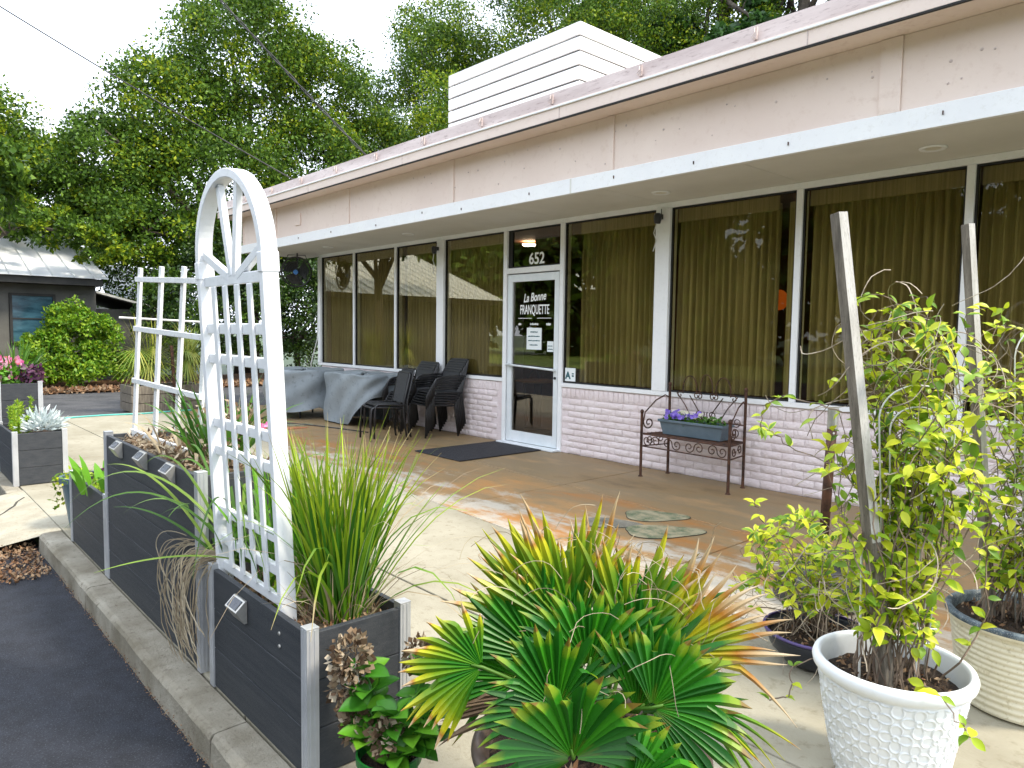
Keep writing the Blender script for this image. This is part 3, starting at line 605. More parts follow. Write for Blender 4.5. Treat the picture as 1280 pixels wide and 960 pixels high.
# ------------------------------------------------------------------ wall cameras, wall fan, cables, mat
def cam_unit(x, z, lab):
    t = thing('wall_speaker', lab, 'speaker', (x, D - .08, z), 'small black units on the white piers')
    MB().lathe([(0, -.05), (.03, -.05), (.04, -.01), (.042, .03), (.03, .055), (0, .055)], 16, (x, D - .12, z)).build('housing', 'blackplastic', t, smooth=True)
    MB().box(x - .02, x + .02, D - .11, D - .05, z + .0, z + .05).build('bracket', 'black', t)
    MB().tube([(x - .01, D - .12, z - .05), (x - .06, D - .10, z - .14), (x - .03, D - .09, z - .22), (x - .07, D - .09, z - .33)], .006, 5).build('cable', 'palewire', t)
    MB().tube([(x + .02, D - .12, z - .03), (x + .05, D - .12, z + .02), (x + .03, D - .1, z + .1)], .005, 5).build('cable', 'black', t)
cam_unit(-4.66, 2.66, 'small black speaker with dangling cable on the pier right of the door'); cam_unit(-8.62, 2.63, 'small black speaker on the pier above the stacked chairs')
FN = thing('wall_fan', 'round black fan with a blue badge hanging under the far end of the soffit', 'fan', (-12.35, 5.9, 2.53))
fc = Vector((-12.36, 5.88, 2.49)); ax = Vector((.80, -.55, -.12)).normalized(); fx = ax.cross(Vector((0, 0, 1))).normalized(); fy = fx.cross(ax)
cg = MB()
for rr in (.06, .10, .14, .18, .22, .262): cg.tube([fc + ax * (.06 - .25 * rr * rr / .3) + (fx * math.cos(a) + fy * math.sin(a)) * rr for a in [2 * math.pi * k / 28 for k in range(29)]], .005 if rr < .25 else .016, 5)
for k in range(36): a = 2 * math.pi * k / 36; cg.tube([fc + ax * .065 + (fx * math.cos(a) + fy * math.sin(a)) * .04, fc + ax * .0 + (fx * math.cos(a) + fy * math.sin(a)) * .255], .003, 4)
cg.build('cage', 'black', FN)
for k in range(3):
    a0 = 2 * math.pi * k / 3; bl = MB(); pts = [fc - ax * .02 + (fx * math.cos(a0 + t) + fy * math.sin(a0 + t)) * rr + ax * (.03 * t) for t, rr in ((0, .04), (.05, .23), (.9, .235), (1.75, .2), (1.6, .04))]; bl.add(pts, [(0, 1, 2, 3, 4)]); bl.build('blade', 'blackplastic', FN)
MB().tube([fc - ax * .10, fc + ax * .02], .05, 14).build('motor', 'black', FN); MB().tube([fc + ax * .07, fc + ax * .085], .042, 16).build('badge', 'fanblue', FN)
MB().tube([fc - fx * .27 - ax * .03, fc - fx * .15 + Vector((0, 0, .30)) - ax * .03, fc + fx * .15 + Vector((0, 0, .30)) - ax * .03, fc + fx * .27 - ax * .03], .008, 5).build('bracket', 'black', FN)
MB().tube([fc - ax * .08, fc - ax * .1 + Vector((.0, 0, .37))], .014, 6).build('stem', 'black', FN)
tag(MB().tube([(-12.44, D + .02, 2.7), (-12.45, D - .0, 1.9), (-12.44, D - .02, 1.3), (-12.52, D - .05, 1.05), (-12.58, D - .08, .85), (-12.55, D - .1, .6)], .011, 6).build('cable', 'palewire', smooth=True), 'pale cable running down beside the white corner post', 'cable')
pts = [(-11.6, 5.0, .012), (-11.3, 4.75, .012), (-11.0, 4.85, .012), (-10.9, 4.7, .01), (-10.5, 4.85, .01), (-10.0, 5.05, .01), (-9.4, 5.2, .01), (-8.9, 5.3, .01)]
tag(MB().tube(pts, .008, 6).build('extension_cable', 'black', smooth=True), 'black cable trailing on the patio in front of the covered tables', 'cable')
mt_ = MB().box(-7.19, -6.30, 4.92, 6.31, .003, .014); mt_ = tag(mt_.build('door_mat', 'rubber', bevel=.005), 'black rubber mat lying in front of the glass door', 'door mat')
pts = [(-13.1 + .05 * math.sin(k * .8), 1.9 + k * .16, .012) for k in range(16)]
tag(MB().tube(pts, .014, 6).build('garden_hose', 'teal', smooth=True), 'teal garden hose lying across the far edge of the patio', 'hose')

# ------------------------------------------------------------------ iron bench and flower trough
def spiral(c, e1_, e2_, r0, turns, a0=0, n=22, out=1):
    c = Vector(c); e1_ = Vector(e1_); e2_ = Vector(e2_)
    return [c + (e1_ * math.cos(a0 + out * t * turns * 2 * math.pi) + e2_ * math.sin(a0 + out * t * turns * 2 * math.pi)) * r0 * (1 - .82 * t) for t in [k / n for k in range(n + 1)]]
BE = thing('iron_bench', 'rusty wrought iron bench with scrolled back standing against the pink brick wall', 'bench', (-4.0, 6.05, 0))
FL, FR, BL, BRr = Vector((-4.53, 5.885, 0)), Vector((-3.50, 5.845, 0)), Vector((-4.385, 6.235, 0)), Vector((-3.60, 6.205, 0))
BL = Vector((-4.45, 6.24, 0)); BRr = Vector((-3.56, 6.205, 0))
for p, h in ((FL, .65), (FR, .65), (BL, .92), (BRr, .92)):
    lg = MB().tube([p, p + Vector((0, 0, h))], .0145, 8).build('leg', 'rust', BE)
    off = OFF[BE.name]
    MB().lathe([(0, .035), (.014, .028), (.02, .012), (.014, -.006), (.009, -.012)], 12, p + Vector((0, 0, h + .008))).build('finial', 'rust', lg, smooth=True, off=off)
    MB().lathe([(0, .016), (.017, .014), (.026, 0)], 12, p).build('foot', 'rust', lg, smooth=True, off=off)
Z = Vector((0, 0, 1))
def rail(a, b, z, r=.008): MB().tube([a + Z * z, b + Z * z], r, 6).build('rail', 'rust', BE)
rail(FL, FR, .44); rail(FL, FR, .315, .007); rail(BL, BRr, .44); rail(FL, BL, .44); rail(FR, BRr, .44); rail(FL, BL, .315, .007); rail(FR, BRr, .315, .007); rail(BL, BRr, .60, .007)
for k in range(7):
    t = (k + .5) / 7; MB().tube([FL.lerp(BL, t) + Z * .446, FR.lerp(BRr, t) + Z * .446], .006, 5).build('seat_bar', 'rust', BE)
ux = (FR - FL).normalized()
for k in range(4):   # S-scrolls in the front apron
    c = FL.lerp(FR, (k + .5) / 4) + Z * .378
    for s in (-1, 1): MB().tube(spiral(c + ux * (s * .055), ux * s, Z * (1 if k % 2 else -1) * s, .056, 1.35, math.pi), .0055, 5).build('scroll', 'rust', BE)
for sd_a, sd_b in ((FL, BL), (FR, BRr)):
    dr = (sd_b - sd_a).normalized(); c = sd_a.lerp(sd_b, .5) + Z * .378
    MB().tube(spiral(c - dr * .07, dr * -1, Z, .05, 1.3, math.pi), .0055, 5).build('scroll', 'rust', BE); MB().tube(spiral(c + dr * .07, dr, Z * -1, .05, 1.3, math.pi), .0055, 5).build('scroll', 'rust', BE)
    Ln = (sd_b - sd_a).length; arm = [sd_b + Z * .80, sd_b + Z * .83 - dr * .06, sd_b.lerp(sd_a, .5) + Z * .78, sd_a + dr * .04 + Z * .66, sd_a + dr * .02 + Z * .56] + spiral(sd_a + dr * .09 + Z * .55, dr * -1, Z * -1, .065, 1.4, 0)
    MB().tube(arm, .007, 6).build('armrest', 'rust', BE, smooth=True)
bx = (BRr - BL).normalized(); Wd = (BRr - BL).length; b0 = BL
def arch(cx, hw, z0, z1, n=20): return [b0 + bx * (cx + hw * math.cos(math.pi * (1 - t))) + Z * (z0 + (z1 - z0) * math.sin(math.pi * t)) for t in [k / n for k in range(n + 1)]]
for cx, hw in ((Wd * .28, .085), (Wd * .5, .075), (Wd * .72, .085)):
    top = arch(cx, hw, .90, 1.04 if hw > .08 else 1.06)
    l = spiral(b0 + bx * (cx - hw - .035) + Z * .84, bx, Z, .04, 1.1, .4, 12)[::-1]
    MB().tube([p for p in l] + top + spiral(b0 + bx * (cx + hw + .035) + Z * .84, bx * -1, Z, .04, 1.1, .4, 12), .0058, 5).build('back_loop', 'rust', BE, smooth=True)
for s, t0 in ((1, .10), (-1, .90)):
    MB().tube([b0 + bx * (Wd * t0) + Z * .86, b0 + bx * (Wd * (t0 + s * .12)) + Z * .74, b0 + bx * (Wd * (t0 + s * .22)) + Z * .60], .0058, 5).build('back_bar', 'rust', BE)
    MB().tube([b0 + bx * (Wd * (.5 - s * .04)) + Z * .60, b0 + bx * (Wd * (.5 - s * .10)) + Z * .70, b0 + bx * (Wd * (.5 - s * .22)) + Z * .84], .0058, 5).build('back_bar', 'rust', BE)
    for cz, rr, cxx in ((.66, .06, .42), (.62, .055, .10), (.52, .06, .12), (.52, .055, .35)):
        MB().tube(spiral(b0 + bx * (Wd * (.5 + s * (.5 - cxx))) + Z * cz, bx * s, Z, rr, 1.5, 2.6), .0052, 5).build('scroll', 'rust', BE)
# trough
TR = thing('flower_trough', 'blue grey plastic trough of purple flowers sitting on the iron bench', 'planter', (-4.0, 6.02, .455))
x0, x1, y0, y1 = -4.36, -3.64, 5.945, 6.125
def taper(x0, x1, y0, y1, z0, z1, k, inner=0):
    vs = [(x0 + k, y0 + k * .6, z0), (x1 - k, y0 + k * .6, z0), (x1 - k, y1 - k * .6, z0), (x0 + k, y1 - k * .6, z0), (x0, y0, z1), (x1, y0, z1), (x1, y1, z1), (x0, y1, z1)]
    return vs
t = .008; m1 = MB(); o_ = taper(x0, x1, y0, y1, .457, .60, .035); i_ = taper(x0 + t, x1 - t, y0 + t, y1 - t, .465, .60, .035)
m1.add(o_ + i_, [(3, 2, 1, 0), (0, 1, 5, 4), (1, 2, 6, 5), (2, 3, 7, 6), (3, 0, 4, 7), (4, 5, 13, 12), (5, 6, 14, 13), (6, 7, 15, 14), (7, 4, 12, 15), (9, 8, 12, 13), (10, 9, 13, 14), (11, 10, 14, 15), (8, 11, 15, 12)])
m1.build('trough', 'boxblue', TR)
rm = MB()
for q in ((x0 - .012, x1 + .012, y0 - .012, y0), (x0 - .012, x1 + .012, y1, y1 + .012), (x0 - .012, x0, y0, y1), (x1, x1 + .012, y0, y1)): rm.box(*q, .582, .606)
rm.build('rim', 'boxblue', TR, bevel=.003); MB().box(x0 + .02, x1 - .02, y0 + .02, y1 - .02, .55, .575).build('soil', 'soil', TR)
def blossoms(name, centers, mat, par, n=5, r=.022, parts=True):
    for k, c in enumerate(centers):
        c = Vector(c); ax_ = Vector((random.uniform(-.2, .8), random.uniform(-1, -.2), random.uniform(.1, .8))).normalized(); e = ax_.orthogonal().normalized(); f = ax_.cross(e); mb = MB()
        for q in range(n):
            a = 2 * math.pi * q / n + k; d = e * math.cos(a) + f * math.sin(a); w = ax_.cross(d)
            mb.add([c, c + d * r * .6 + w * r * .5 + ax_ * r * .15, c + d * r + ax_ * r * .3, c + d * r * .6 - w * r * .5 + ax_ * r * .15], [(0, 1, 2, 3)])
        mb.build(name, mat, par)
def clump(name, par, mat, box, n, size, asp, seed, flat=0, droop=0):
    g_ = np.random.default_rng(seed); P = np.stack([g_.uniform(box[i], box[i + 1], n) for i in (0, 2, 4)], 1)
    o = link(name, quads_mesh(name, leaf_quads(P, size, asp, flat, seed, droop) - np.array(OFF[par.name] if par else (0, 0, 0)), mat), par); return stuff(o)
clump('leaves', TR, 'hyd' if False else 'agap', (x0 + .03, x1 - .06, y0 + .01, y1 - .02, .57, .66), 420, .045, .45, 31)
blossoms('blossom', [(x0 + .04 + .42 * random.random() ** 1.2, y0 + random.uniform(-.02, .12), .625 + random.uniform(0, .09) * (1 - k / 40)) for k in range(26)], 'purplefl', TR, r=.026)
blossoms('blossom', [(x0 + random.uniform(.2, .6), y0 + random.uniform(.0, .12), .63 + random.uniform(0, .07)) for k in range(11)], 'creamfl', TR, r=.02)

# ------------------------------------------------------------------ covered tables
def cover(name, label, loc, prof, bottom, top, folds, seed):
    """prof: closed outline (x, y); draped sheet from a rounded top down to bottom(u)"""
    t = thing(name, label, 'table cover', loc); g_ = random.Random(seed)
    N = len(prof); cx = sum(p[0] for p in prof) / N; cy = sum(p[1] for p in prof) / N; mb = MB(); rows = 16
    for j in range(rows + 1):
        s = j / rows
        for k, (x, y) in enumerate(prof):
            zb = bottom(k / N, x, y); z = top - .02 - (top - .02 - zb) * s
            am = folds * s ** .7; fo = am * (math.sin(k * .55 + 2.2 * s + seed) * .5 + math.sin(k * .23 - 3 * s) * .7) + .018 * math.sin(s * 9 + k * .35) * (s > .05)
            dx, dy = x - cx, y - cy; l = math.hypot(dx, dy); mb.v.append((x + dx / l * (fo - .01), y + dy / l * (fo - .01), z)); mb.uv.append((0, 0))
    for j in range(rows):
        for k in range(N): a = j * N + k; b = j * N + (k + 1) % N; mb.f.append((a, b, b + N, a + N))
    top0 = len(mb.v)
    for ring, (sc, dz) in enumerate(((.97, .012), (.9, .018), (.7, .008), (.4, -.004), (.1, -.008))):
        for k, (x, y) in enumerate(prof): mb.v.append((cx + (x - cx) * sc, cy + (y - cy) * sc, top - .02 + dz + .012 * math.sin(k * .9 + ring * 2) * (1 - sc) * 2 + .008 * math.sin(x * 11 + y * 7))); mb.uv.append((0, 0))
    for k in range(N): mb.f.append((top0 + k, top0 + (k + 1) % N, (k + 1) % N, k))
    for r0 in range(4):
        for k in range(N): a = top0 + r0 * N + k; b = top0 + r0 * N + (k + 1) % N; mb.f.append((a + N, b + N, b, a))
    mb.f.append(tuple(top0 + 4 * N + k for k in range(N)))
    mb.build('cloth', 'cover', t, smooth=True)
    return t
def rrect(x0, x1, y0, y1, r, n=120, rot=0):
    P = []; 
    for k in range(n):
        a = 2 * math.pi * k / n; c, s = math.cos(a), math.sin(a); p = 6.0; q = (abs(c) ** p + abs(s) ** p) ** (-1 / p); P.append(((x0 + x1) / 2 + (x1 - x0) / 2 * c * q, (y0 + y1) / 2 + (y1 - y0) / 2 * s * q))
    return P
c1 = cover('covered_table', 'large rectangular table under a draped grey cover hanging to the ground', (-9.9, 5.9, 0), rrect(-10.6, -9.15, 5.42, 6.2, 0), lambda u, x, y: .02 + max(0, (x + 9.75)) * .75, .80, .026, 1)
c2 = cover('covered_table', 'round table under a slack grey cover, left of the large covered table', (-11.3, 5.5, 0), [(-11.38 + .66 * math.cos(2 * math.pi * k / 90), 5.55 + .66 * math.sin(2 * math.pi * k / 90)) for k in range(90)], lambda u, x, y: .16 + .04 * math.sin(u * 20), .80, .03, 4)
for t_, ps in ((c1, [(-10.4, 5.6), (-9.35, 5.6), (-10.4, 6.05), (-9.35, 6.05)]), (c2, [(-11.7, 5.3), (-11.05, 5.3), (-11.7, 5.85), (-11.05, 5.85)])):
    for x, y in ps: MB().tube([(x, y, 0), (x, y, .74)], .018, 6).build('table_leg', 'black', t_)

# ------------------------------------------------------------------ chairs
def chair(arms, label, group):
    t = thing('stacking_armchair' if arms else 'stacking_chair', label, 'chair', (0, 0, 0), group)
    # local frame: faces -y, seat 0.45 high
    w = .23 if not arms else .27
    sh = [(-w + .02, -.22, .448), (w - .02, -.22, .448), (w - .02, .20, .43), (-w + .02, .20, .43)]
    s_ = MB().add(sh + [(x, y, z - .016) for x, y, z in sh], [(0, 1, 2, 3), (7, 6, 5, 4), (0, 4, 5, 1), (1, 5, 6, 2), (2, 6, 7, 3), (3, 7, 4, 0)]); s_.build('seat', 'mesh_seat', t, bevel=.004)
    bk = [(-w + .03, .215, .50), (w - .03, .215, .50), (w - .03, .30, .885), (-w + .03, .30, .885)]
    MB().add(bk + [(x, y + .012, z) for x, y, z in bk], [(0, 1, 2, 3), (7, 6, 5, 4), (0, 4, 5, 1), (1, 5, 6, 2), (2, 6, 7, 3), (3, 7, 4, 0)]).build('backrest', 'mesh_seat', t)
    for s in (-1, 1):
        MB().tube([(s * w, -.235, 0), (s * w, -.225, .36), (s * w, -.215, .425), (s * w, -.18, .45), (s * w, .0, .445), (s * w, .2, .43)], .0135, 8).build('front_leg', 'black', t, smooth=True)
        MB().tube([(s * w, .27, 0), (s * w, .215, .40), (s * w, .22, .5), (s * w, .31, .87), (s * (w - .03), .318, .895)], .0135, 8).build('rear_leg', 'black', t, smooth=True)
        if arms: MB().tube([(s * (w + .012), -.23, .40), (s * (w + .02), -.235, .57), (s * (w + .02), -.20, .635), (s * (w + .02), -.12, .66), (s * (w + .015), .1, .67), (s * w, .26, .665)], .014, 8).build('armrest', 'black', t, smooth=True)
    MB().tube([(-w + .03, .318, .893), (w - .03, .318, .893)], .0135, 8).build('top_rail', 'black', t)
    MB().tube([(-w, -.2, .437), (w, -.2, .437)], .010, 6).build('seat_rail', 'black', t)
    return t
def copy_thing(root, M, label):
    r0 = root.copy(); C.objects.link(r0); r0.matrix_world = M; r0['label'] = label; OFF[r0.name] = Vector((0, 0, 0))
    for ch in list(root.children):
        c0 = ch.copy(); C.objects.link(c0); c0.parent = r0
        for g0 in ch.children: d0 = g0.copy(); C.objects.link(d0); d0.parent = c0
    return r0
def pose(x, y, z, rz): return Matrix.Translation((x, y, z)) @ Matrix.Rotation(rz, 4, 'Z')
ORD = ['bottom', 'second from the bottom', 'third from the bottom', 'fourth from the bottom', 'fifth from the bottom', 'topmost']
a0 = chair(True, 'black armchair at the bottom of the tall stack left of the door', 'black armchairs stacked left of the door'); a0.matrix_world = pose(-8.22, 5.92, 0, R(-9))
for k in range(1, 6): copy_thing(a0, pose(-8.22 + .008 * k, 5.92 + .019 * k, .034 * k, R(-9)), 'black armchair, %s of the tall stack nearest the door' % ORD[k])
O2 = ['bottom', 'second', 'third', 'topmost']
for k in range(4):
    c_ = copy_thing(a0, pose(-8.80 + .008 * k, 5.88 + .019 * k, .034 * k, R(-6)), 'black armchair, %s in the low stack against the grey cover' % O2[k]); c_['group'] = 'black armchairs stacked against the grey cover'
n0 = chair(False, 'black armless chair in front of the armchair stacks, lower of a nested pair', 'pair of armless black chairs'); n0.matrix_world = pose(-8.32, 5.17, 0, R(-14))
copy_thing(n0, pose(-8.30, 5.215, .036, R(-14)), 'black armless chair in front of the armchair stacks, upper of a nested pair')

# ------------------------------------------------------------------ raised planters
def planter(x0, x1, y0, y1, h, nb, label, soil='soil', soilz=None):
    t = thing('raised_planter', label, 'planter', ((x0 + x1) / 2, (y0 + y1) / 2, 0), 'charcoal board planters with metal corner posts'); pw = .042
    bh = (h - .012) / nb
    for k in range(nb):
        z0 = .006 + k * bh; z1 = z0 + bh - .003
        for q in ((x0 + pw, x1 - pw, y0 + .006, y0 + .028), (x0 + pw, x1 - pw, y1 - .028, y1 - .006), (x0 + .006, x0 + .028, y0 + pw, y1 - pw), (x1 - .028, x1 - .006, y0 + pw, y1 - pw)):
            MB().box(*q, z0, z1).build('board', 'board', t, bevel=.0025)
    for x, sx in ((x0, 1), (x1, -1)):
        for y, sy in ((y0, 1), (y1, -1)):
            p = MB(); z1 = h + .006
            p.box(min(x, x + sx * pw), max(x, x + sx * pw), min(y, y + sy * pw), max(y, y + sy * pw), 0, z1)
            # ribs running down both outer faces
            for q in (.010, .026): p.box(min(x + sx * q, x + sx * (q + .006)), max(x + sx * q, x + sx * (q + .006)), y - sy * .002 if sy > 0 else y, y if sy > 0 else y + .002, .002, z1 - .003)
            for q in (.010, .026): p.box(x - .002 if sx > 0 else x, x if sx > 0 else x + .002, min(y + sy * q, y + sy * (q + .006)), max(y + sy * q, y + sy * (q + .006)), .002, z1 - .003)
            po = p.build('corner_post', 'post', t)
            MB().box(min(x, x + sx * pw) - .001, max(x, x + sx * pw) + .001, min(y, y + sy * pw) - .001, max(y, y + sy * pw) + .001, z1, z1 + .005).build('cap', 'post', po, off=OFF[t.name], bevel=.001)
    sz = soilz or h - .06; mb = MB(); nx, ny = max(4, int((x1 - x0) / .03)), max(4, int((y1 - y0) / .03))
    for j in range(ny + 1):
        for i in range(nx + 1): mb.v.append((x0 + .03 + (x1 - x0 - .06) * i / nx, y0 + .03 + (y1 - y0 - .06) * j / ny, sz + random.uniform(-.012, .012))); mb.uv.append((0, 0))
    for j in range(ny):
        for i in range(nx): a = j * (nx + 1) + i; mb.f.append((a, a + 1, a + nx + 2, a + nx + 1))
    mb.build('soil', soil, t)
    return t
P3 = planter(-2.935, -2.065, 1.008, 1.40, .495, 3, 'low charcoal planter nearest the camera, with the arched white trellis in it', 'chips', .43)
P2 = planter(-4.60, -3.045, 1.008, 1.42, .845, 5, 'tall long charcoal planter in the middle of the kerb row, three solar lights on it', 'chips', .79)
P1 = planter(-5.565, -4.612, 1.008, 1.40, .472, 3, 'low charcoal planter at the far end of the kerb row, left of the tall one')
N1 = planter(-8.70, -7.75, .97, 1.40, .485, 3, 'low charcoal planter across the driveway with a white silvery plant')
N2 = planter(-10.25, -8.80, .98, 1.38, .87, 5, 'tall charcoal planter across the driveway filled with pink flowers')
for z in (.425, .381):
    bo = MB().lathe([(0, .006), (.006, .004), (.007, 0)], 10); bo.v = [(-2.276 + v[0], 1.013 - v[2], z + v[1]) for v in bo.v]; bo.build('screw_head', 'steel', P3)
# mulch scraps in the front planter
stuff(link('bark_scraps', quads_mesh('bark_scraps', leaf_quads(np.stack([rng.uniform(-2.89, -2.11, 900), rng.uniform(1.05, 1.36, 900), rng.uniform(.43, .455, 900)], 1), .03, .35, 1.5, 4) - np.array(OFF[P3.name]), 'fallen'), P3))
stuff(link('dry_leaves', quads_mesh('dry_leaves', leaf_quads(np.stack([rng.uniform(-4.5, -3.1, 900), rng.uniform(1.05, 1.38, 900), rng.uniform(.79, .85, 900)], 1), .045, .35, .5, 6) - np.array(OFF[P2.name]), 'deadfl'), P2))
def solar(x, z, label):
    t = thing('solar_light', label, 'solar light', (x, 1.008, z), 'solar lights fixed along the planters')
    w, h, d = .105, .085, .045
    vs = [(-w / 2, 0, -h / 2), (w / 2, 0, -h / 2), (w / 2, 0, h / 2), (-w / 2, 0, h / 2), (-w / 2, -.012, -h / 2 - .0), (w / 2, -.012, -h / 2), (w / 2, -d, h / 2 - .035), (-w / 2, -d, h / 2 - .035), (w / 2, -.008, h / 2), (-w / 2, -.008, h / 2)]
    off = Vector((x, 1.012, z)); vs = [Vector(v) + off for v in vs]
    MB().add(vs, [(0, 1, 2, 3), (4, 7, 6, 5), (0, 4, 5, 1), (7, 9, 8, 6), (9, 3, 2, 8), (1, 5, 6, 8, 2), (0, 3, 9, 7, 4)]).build('housing', 'steel', t, bevel=.0015)
    a, b, c, d_ = vs[7], vs[6], vs[8], vs[9]; nrm = (b - a).cross(d_ - a).normalized(); ce = (a + b + c + d_) / 4
    MB().add([ce + (p - ce) * .76 + nrm * .0025 * (1 if nrm.z > 0 else -1) for p in (a, b, c, d_)], [(0, 1, 2, 3)]).build('solar_cell', 'solar', t)
solar(-2.60, .415, 'small solar light on the low planter nearest the camera')
solar(-4.26, .795, 'leftmost of the three solar lights on the tall planter'); solar(-3.81, .80, 'middle one of the three solar lights on the tall planter'); solar(-3.39, .80, 'rightmost of the three solar lights on the tall planter')

# ------------------------------------------------------------------ arched vinyl trellis
TL = thing('arched_trellis', 'white arched vinyl trellis with fan ribs, leaning in the low planter nearest the camera', 'trellis', (-2.6, 1.07, .44))
O = Vector((-2.920, 1.068, .40)); Xa = Vector((1, 0, 0)); Ua = Vector((.04, -.065, 1)); Ua = (Ua / Ua.z); Na = Xa.cross(Ua.normalized()).normalized()
def tp(s, h, d=0): return O + Xa * s + Ua * h + Na * d
Wt = .609; pw, pd = .030, .056; HT = 1.265
def tbeam(s0, s1, h0, h1, d0, d1, name, mat='vinyl', bev=.003):
    vs = [tp(s, h, d) for h in (h0, h1) for d in (d0, d1) for s in (s0, s1)]
    MB().add(vs, [(0, 2, 3, 1), (4, 5, 7, 6), (0, 1, 5, 4), (2, 6, 7, 3), (0, 4, 6, 2), (1, 3, 7, 5)]).build(name, mat, TL, bevel=bev)
# Na points towards -y (front); posts
tbeam(0, pw, 0, HT, -pd / 2, pd / 2, 'post'); tbeam(Wt - pw, Wt, 0, HT, -pd / 2, pd / 2, 'post')
for s in (-.003, Wt - pw - .003): tbeam(s, s + pw + .006, HT - .03, HT + .035, -pd / 2 - .003, pd / 2 + .003, 'collar')
ar = MB(); n = 36; Ra = Wt / 2; Rz = .305
for k in range(n + 1):
    a = math.pi * k / n
    for rr, dd in ((0, -pd / 2), (0, pd / 2), (-pw, pd / 2), (-pw, -pd / 2)):
        ar.v.append(tuple(tp(Wt / 2 - (Ra + rr) * math.cos(a), HT + .03 + (Rz + rr) * math.sin(a), dd))); ar.uv.append((0, 0))
for k in range(n):
    for q in range(4): ar.f.append((k * 4 + q, k * 4 + (q + 1) % 4, (k + 1) * 4 + (q + 1) % 4, (k + 1) * 4 + q))
ar.build('arch', 'vinyl', TL, bevel=.003)
rails = [.10, .21, .33, .575, .685, .935, 1.05, 1.225]
for h in rails:
    big = h in (.09, .545, .655, 1.185); tbeam(pw, Wt - pw, h - (.023 if big else .019), h + (.023 if big else .019), -.010, .010, 'rail')
for k in range(4):
    s = pw + (Wt - 2 * pw) * (k + 1) / 5; tbeam(s - .0165, s + .0165, .12, 1.205, .0105, .021, 'slat')
base = (Wt / 2, 1.245)
for a in (R(32), R(72), R(108), R(148)):
    e = (base[0] - (Ra - pw) * math.cos(a) * (1.0), HT + .03 + (Rz - pw) * math.sin(a)); s0 = base[0] - .03 * math.cos(a)
    if a in (R(32), R(148)): e = (base[0] - (Ra - pw) * .98 * math.copysign(1, math.cos(a)), HT + .06)
    p0, p1 = tp(base[0] - .05 * math.cos(a), base[1] - .01), tp(*e); MB().beam(p0, p1, .030, .022, up=Na).build('fan_rib', 'vinyl', TL, bevel=.002)
# ------------------------------------------------------------------ slatted fan trellis in the tall planter
FT = thing('ladder_trellis', 'white wooden slat trellis leaning in the tall planter, left of the arched one', 'trellis', (-4.0, 1.2, .79))
p0 = Vector((-3.995, 1.2, .796)); d_ = Vector((-.992, -.114, .048)).normalized(); w_ = Vector((.047, .012, .999)).normalized(); nn = d_.cross(w_).normalized()
def fp(s, h, d=0): return p0 + d_ * s + w_ * h + nn * d
for s0, s1, h1 in ((.53, .455, .965), (.255, .18, .972), (-.01, -.085, .972), (-.27, -.345, .972)):
    MB().beam(fp(s0 + .006, -.06, .012), fp(s1, h1, .012), .036, .016, up=nn).build('slat', 'whitewood', FT, bevel=.002)
for h, a, b in ((.90, .47, -.36), (.625, .49, -.34), (.33, .51, -.32), (.035, .53, -.30)):
    MB().beam(fp(a, h, -.006), fp(b, h, -.006), .016, .028, up=w_).build('rail', 'whitewood', FT, bevel=.002)

# ------------------------------------------------------------------ plants: helpers
def blade_strip(mb, base, dirv, length, width, droop, twist=0, n=7, kink=None, cur=0):
    base = Vector(base); d = Vector(dirv).normalized(); side = d.cross(Vector((0, 0, 1)))
    side = side.normalized() if side.length > .05 else Vector((math.cos(twist), math.sin(twist), 0))
    side = (Matrix.Rotation(twist, 3, d) @ side); p = base.copy(); vs = []; uvs = []
    st = length / n
    for i in range(n + 1):
        t = i / n; w = width * .5 * (min(1, .5 + t * 2) * (1 - t ** 3)) + .0004
        vs += [p + side * w, p - side * w]; uvs += [(max(t, .001), 0), (max(t, .001), 1)]
        p = p + d * st; d = (d + Vector((0, 0, -droop * st * (1 + 2.5 * t))) + side * cur * st).normalized()
        if kink and abs(t - kink) < .5 / n: d = (d + Vector((0, 0, -1.2))).normalized()
    mb.add(vs, [(2 * i, 2 * i + 1, 2 * i + 3, 2 * i + 2) for i in range(n)], uvs)
def tuft(par, name, mat, c, r, n, lmin, lmax, w, spread, droop, seed, bias=(0, 0, 0), kink=0, nseg=7):
    g_ = random.Random(seed); mb = MB()
    for k in range(n):
        a = g_.uniform(0, 6.283); q = g_.random() ** .6; b = Vector((c[0] + r * q * math.cos(a), c[1] + r * q * .8 * math.sin(a), c[2])); s = spread * g_.uniform(.1, 1)
        d = Vector((math.cos(a) * s + bias[0] * g_.random() * 1.0 + g_.uniform(-.1, .1), math.sin(a) * s + bias[1] * g_.random() + g_.uniform(-.1, .1), 1 + bias[2]))
        blade_strip(mb, b, d, g_.uniform(lmin, lmax), w * g_.uniform(.6, 1.2), droop * g_.uniform(.3, 1.4), g_.uniform(-.9, .9), nseg, kink=(g_.uniform(.4, .7) if g_.random() < kink else None), cur=g_.uniform(-.4, .4))
    return stuff(mb.build(name, mat, par, smooth=True))
